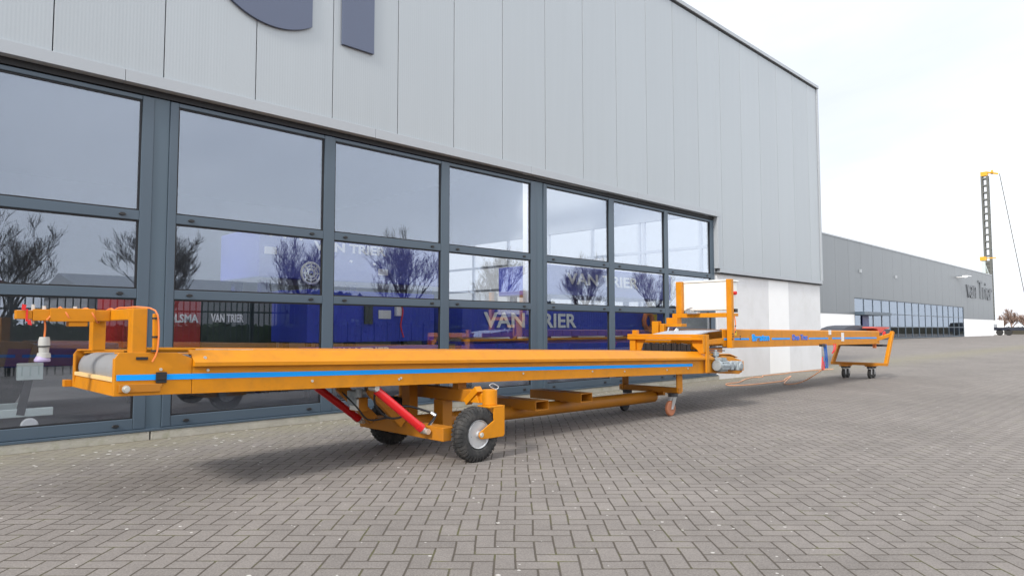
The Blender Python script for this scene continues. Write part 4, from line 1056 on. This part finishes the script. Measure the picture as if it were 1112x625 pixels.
spots = [(4.0, -14.0, 1.12), (9.3, -14, 1.15), (15.4, -14, 1.12), (21.2, -14, 1.28), (28.0, -14, 1.18), (36.0, -14, 1.25), (44.5, -14, 1.2), (56, -14.4, 1.2), (-4, -14, 1.1), (70, -14, 1.3), (86, -14, 1.2), (103, -14, 1.35)]
ords = ['first', 'second', 'third', 'fourth', 'fifth', 'sixth', 'seventh', 'eighth', 'ninth', 'tenth', 'eleventh', 'twelfth']
for i, (x, y, s_) in enumerate(spots):
    place_tree(tm[i % 2], x, y, i * 1.3, s_, 'bare tree mirrored in the glass doors, %s of the roadside row' % ords[i], 'bare trees along the road opposite the warehouse')
tf = tree_mesh(5, 5.6, 5, .9, .22, 'c', M['bark_far'], tw=.028)
for i, (x, y, s_, lb) in enumerate(((183, 29.4, 1.15, 'reddish bare tree just right of the distant warehouse corner'), (178, 26.4, 1.0, 'reddish bare tree at the right picture edge'), (215, 36.6, 1.0, 'pale small bare tree close to the distant warehouse corner'))):
    place_tree(tf, x, y, i * 2.1, s_, lb, 'bare trees beyond the distant warehouse')

# ------------------------------------------------------------------ fence and road side behind the photographer (mirrored in the glass)
FYf = -4.9
fen = thing('palisade_fence', 'dark green spiked palisade fence mirrored in the lower panes of the glass doors', 'fence', (20, FYf, 0))
bm = B()
x = -12.0
while x < 70:
    bar(bm, (x, FYf, 0), (x, FYf, 1.92), .028, .028); prism(bm, [(x - .014, 1.92), (x + .014, 1.92), (x, 2.0)], 'y', FYf - .01, FYf + .01); x += .17 if x < 45 else .34
tag(obj('palings', bm, M['fence'], fen))
bm = B(); box(bm, -12, 70, FYf + .015, FYf + .055, 1.62, 1.67); box(bm, -12, 70, FYf + .015, FYf + .055, .28, .33); obj('rail', bm, M['fence'], fen)
for i in range(28):
    bm = B(); x = -12 + i * 3.0; box(bm, x, x + .07, FYf - .09, FYf - .02, 0, 2.0); obj('post', bm, M['fence'], fen)
def leafmass(name, x0, x1, y0, y1, h, n, seed, m, label, cat, wob=.5):
    rnd = random.Random(seed); bm = B()
    box(bm, x0, x1, y0 + .05, y1 - .05, 0, h * .92)
    for i in range(n):
        x = rnd.uniform(x0, x1); y = rnd.uniform(y0, y1)
        top = h * (1 + wob * .3 * math.sin(x * .7) * math.sin(x * .23 + 1))
        z = rnd.uniform(.05, top)
        s_ = rnd.uniform(.08, .2)
        a = Vector((rnd.gauss(0, 1), rnd.gauss(0, 1), rnd.gauss(0, 1))).normalized(); u, v = frame_of(a)
        p = Vector((x, y, z)); vs = [bm.verts.new(p + u * s_), bm.verts.new(p + v * s_ * .7), bm.verts.new(p - u * s_), bm.verts.new(p - v * s_ * .7)]
        bm.faces.new(vs)
    return tag(obj(name, bm, m, loc=((x0 + x1) / 2, y0, 0)), label, cat)
leafmass('hedge', -12, 74, -11.2, -9.8, 1.35, 16000, 4, M['hedge'], 'dark clipped hedge along the far side of the fence mirrored in the glass', 'hedge')
leafmass('hedge', 13.5, 76, -12.6, -11.3, 2.45, 22000, 8, M['hedge'], 'tall dense hedge added behind the lower one to darken the right hand glass doors', 'hedge')  # added out of view so the right panes mirror something dark
# buildings opposite, seen only in the glass
t = thing('shed', 'low grey shed with a red pitched roof opposite the warehouse, seen in the glass', 'building', (-8, -34, 0))
bm = B(); box(bm, -30, 6, -44, -30, 0, 3.6); obj('wall', bm, M['bwall'], t)
bm = B(); prism(bm, [(-30.6, 3.6), (6.6, 3.6), (-2, 6.6), (-22, 6.6)], 'y', -44.5, -29.5); obj('roof', bm, M['redroof'], t)
t = thing('shed', 'long pale industrial shed opposite the warehouse, mirrored behind the bare trees', 'building', (40, -50, 0))
bm = B(); box(bm, 14, 62, -62, -46, 0, 4.2); obj('wall', bm, M['bwall'], t)
bm = B(); prism(bm, [(-62.5, 4.2), (-45.5, 4.2), (-54, 6.0)], 'x', 13.5, 62.5); obj('roof', bm, M['fascia'], t)

# low things at the right horizon
t = thing('parked_truck', 'dark flat truck parked at the right picture edge beyond the distant warehouse', 'truck', (137.5, 22, 0))
bm = B(); box(bm, 136, 139, 18.4, 25, .8, 1.3); box(bm, 136, 139, 24.4, 24.6, 1.3, 1.9); obj('bed', bm, M['carblue'], t, bevel=.03)
bm = B(); prism(bm, [(16.2, .6), (16.2, 1.4), (16.5, 2.1), (18.2, 2.15), (18.2, .6)], 'x', 136.1, 138.9); obj('cab', bm, M['carblue'], t, bevel=.06)
bm = B(); prism(bm, [(16.36, 1.4), (16.6, 2.0), (17.8, 2.0), (17.8, 1.4)], 'x', 136.06, 136.099); obj('window', bm, M['gasket'], t)
for y in (17.2, 22.4, 23.6):
    bm = B(); lathe(bm, (136.0, y, .5), (1, 0, 0), [(0, .22), (0, .46), (.04, .5), (.3, .5)], 24); obj('wheel', bm, M['rubber'], t, smooth=40)
bm = B(); box(bm, 150, 153, 26.4, 26.9, 0, 2.6); box(bm, 150, 150.3, 25.4, 26.4, 0, 2.6); 
tag(obj('white_container', bm, M['pilaster'], loc=(150, 26, 0)), 'small white container wall just right of the distant warehouse corner', 'container')
leafmass('far_hedge', 160, 260, 0, 60, 1.5, 4000, 9, mat('shrub_brown', (.06, .055, .04), .8), 'low dark shrubbery on the right horizon', 'hedge')['kind'] = 'stuff'

# ------------------------------------------------------------------ light, sky, camera
SE, SX, SYd = 36.5, -.976, -.219      # sun elevation and horizontal direction towards the sun
sun = bpy.data.lights.new('sun', 'SUN'); sun.energy = 2.35; sun.angle = R(9); sun.color = (1, .955, .89)
so = bpy.data.objects.new('sun', sun); COL.objects.link(so)
dirv = Vector((SX * math.cos(R(SE)), SYd * math.cos(R(SE)), math.sin(R(SE))))
so.rotation_euler = dirv.to_track_quat('Z', 'Y').to_euler()
w = bpy.data.worlds.new('World'); scene.world = w; w.use_nodes = True
nt = w.node_tree; N = nt.nodes; L = nt.links; bg = N['Background']
sky = N.new('ShaderNodeTexSky'); sky.sky_type = 'NISHITA'; sky.sun_disc = False
sky.sun_elevation = R(SE); sky.sun_rotation = math.atan2(SX, SYd); sky.air_density = 1.0; sky.dust_density = 2.5; sky.ozone_density = 1.0
tc = N.new('ShaderNodeTexCoord'); mp = N.new('ShaderNodeMapping'); mp.inputs['Scale'].default_value = (1, 1, 2.6); L.new(tc.outputs['Generated'], mp.inputs[0])
cn = N.new('ShaderNodeTexNoise'); cn.inputs['Scale'].default_value = 1.6; cn.inputs['Detail'].default_value = 8; cn.inputs['Roughness'].default_value = .55; cn.inputs['Distortion'].default_value = .4; L.new(mp.outputs[0], cn.inputs['Vector'])
mr = N.new('ShaderNodeMapRange'); mr.inputs[1].default_value = .30; mr.inputs[2].default_value = .62; mr.inputs[3].default_value = .72; mr.inputs[4].default_value = .98; L.new(cn.outputs[0], mr.inputs[0])
mx = N.new('ShaderNodeMix'); mx.data_type = 'RGBA'; L.new(mr.outputs[0], mx.inputs['Factor']); L.new(sky.outputs[0], mx.inputs['A'])
c2n = N.new('ShaderNodeTexNoise'); c2n.inputs['Scale'].default_value = 1.1; c2n.inputs['Detail'].default_value = 5; L.new(mp.outputs[0], c2n.inputs['Vector'])
c2r = N.new('ShaderNodeMapRange'); c2r.inputs[1].default_value = .35; c2r.inputs[2].default_value = .65; L.new(c2n.outputs[0], c2r.inputs[0])
cc = N.new('ShaderNodeMix'); cc.data_type = 'RGBA'; L.new(c2r.outputs[0], cc.inputs['Factor']); cc.inputs['A'].default_value = (7.6, 7.9, 8.5, 1); cc.inputs['B'].default_value = (9.3, 9.6, 10.0, 1)
L.new(cc.outputs['Result'], mx.inputs['B'])
# the cloud deck is brighter on the side away from the building
sx = N.new('ShaderNodeSeparateXYZ'); L.new(tc.outputs['Generated'], sx.inputs[0])
br = N.new('ShaderNodeMapRange'); br.interpolation_type = 'SMOOTHSTEP'; br.inputs[1].default_value = .25; br.inputs[2].default_value = -.45; br.inputs[3].default_value = 1.0; br.inputs[4].default_value = 1.5; L.new(sx.outputs['Y'], br.inputs[0])
sc_ = N.new('ShaderNodeVectorMath'); sc_.operation = 'SCALE'; L.new(mx.outputs['Result'], sc_.inputs[0]); L.new(br.outputs[0], sc_.inputs['Scale'])
L.new(sc_.outputs[0], bg.inputs['Color']); bg.inputs['Strength'].default_value = .11

cam = bpy.data.cameras.new('camera'); co = bpy.data.objects.new('camera', cam); COL.objects.link(co); scene.camera = co
cam.lens = 24.0; cam.sensor_width = 36; cam.clip_end = 3000; cam.clip_start = .05
yaw, pit, rol = R(45.32), R(3.42), R(-.05)
F = Vector((math.cos(yaw) * math.cos(pit), math.sin(yaw) * math.cos(pit), math.sin(pit)))
Rv = Vector((math.sin(yaw), -math.cos(yaw), 0)); U = Rv.cross(F)
Rr = Rv * math.cos(rol) + U * math.sin(rol); Ur = -Rv * math.sin(rol) + U * math.cos(rol)
m = Matrix((Rr, Ur, -F)).transposed().to_4x4(); m.translation = Vector((0, 0, 1.14))
co.matrix_world = m

scene.render.engine = 'CYCLES'
scene.cycles.max_bounces = 8; scene.cycles.transparent_max_bounces = 16
vs_ = scene.view_settings
vs_.view_transform = 'Standard'; vs_.look = 'None'; vs_.exposure = 0.36; vs_.gamma = 1
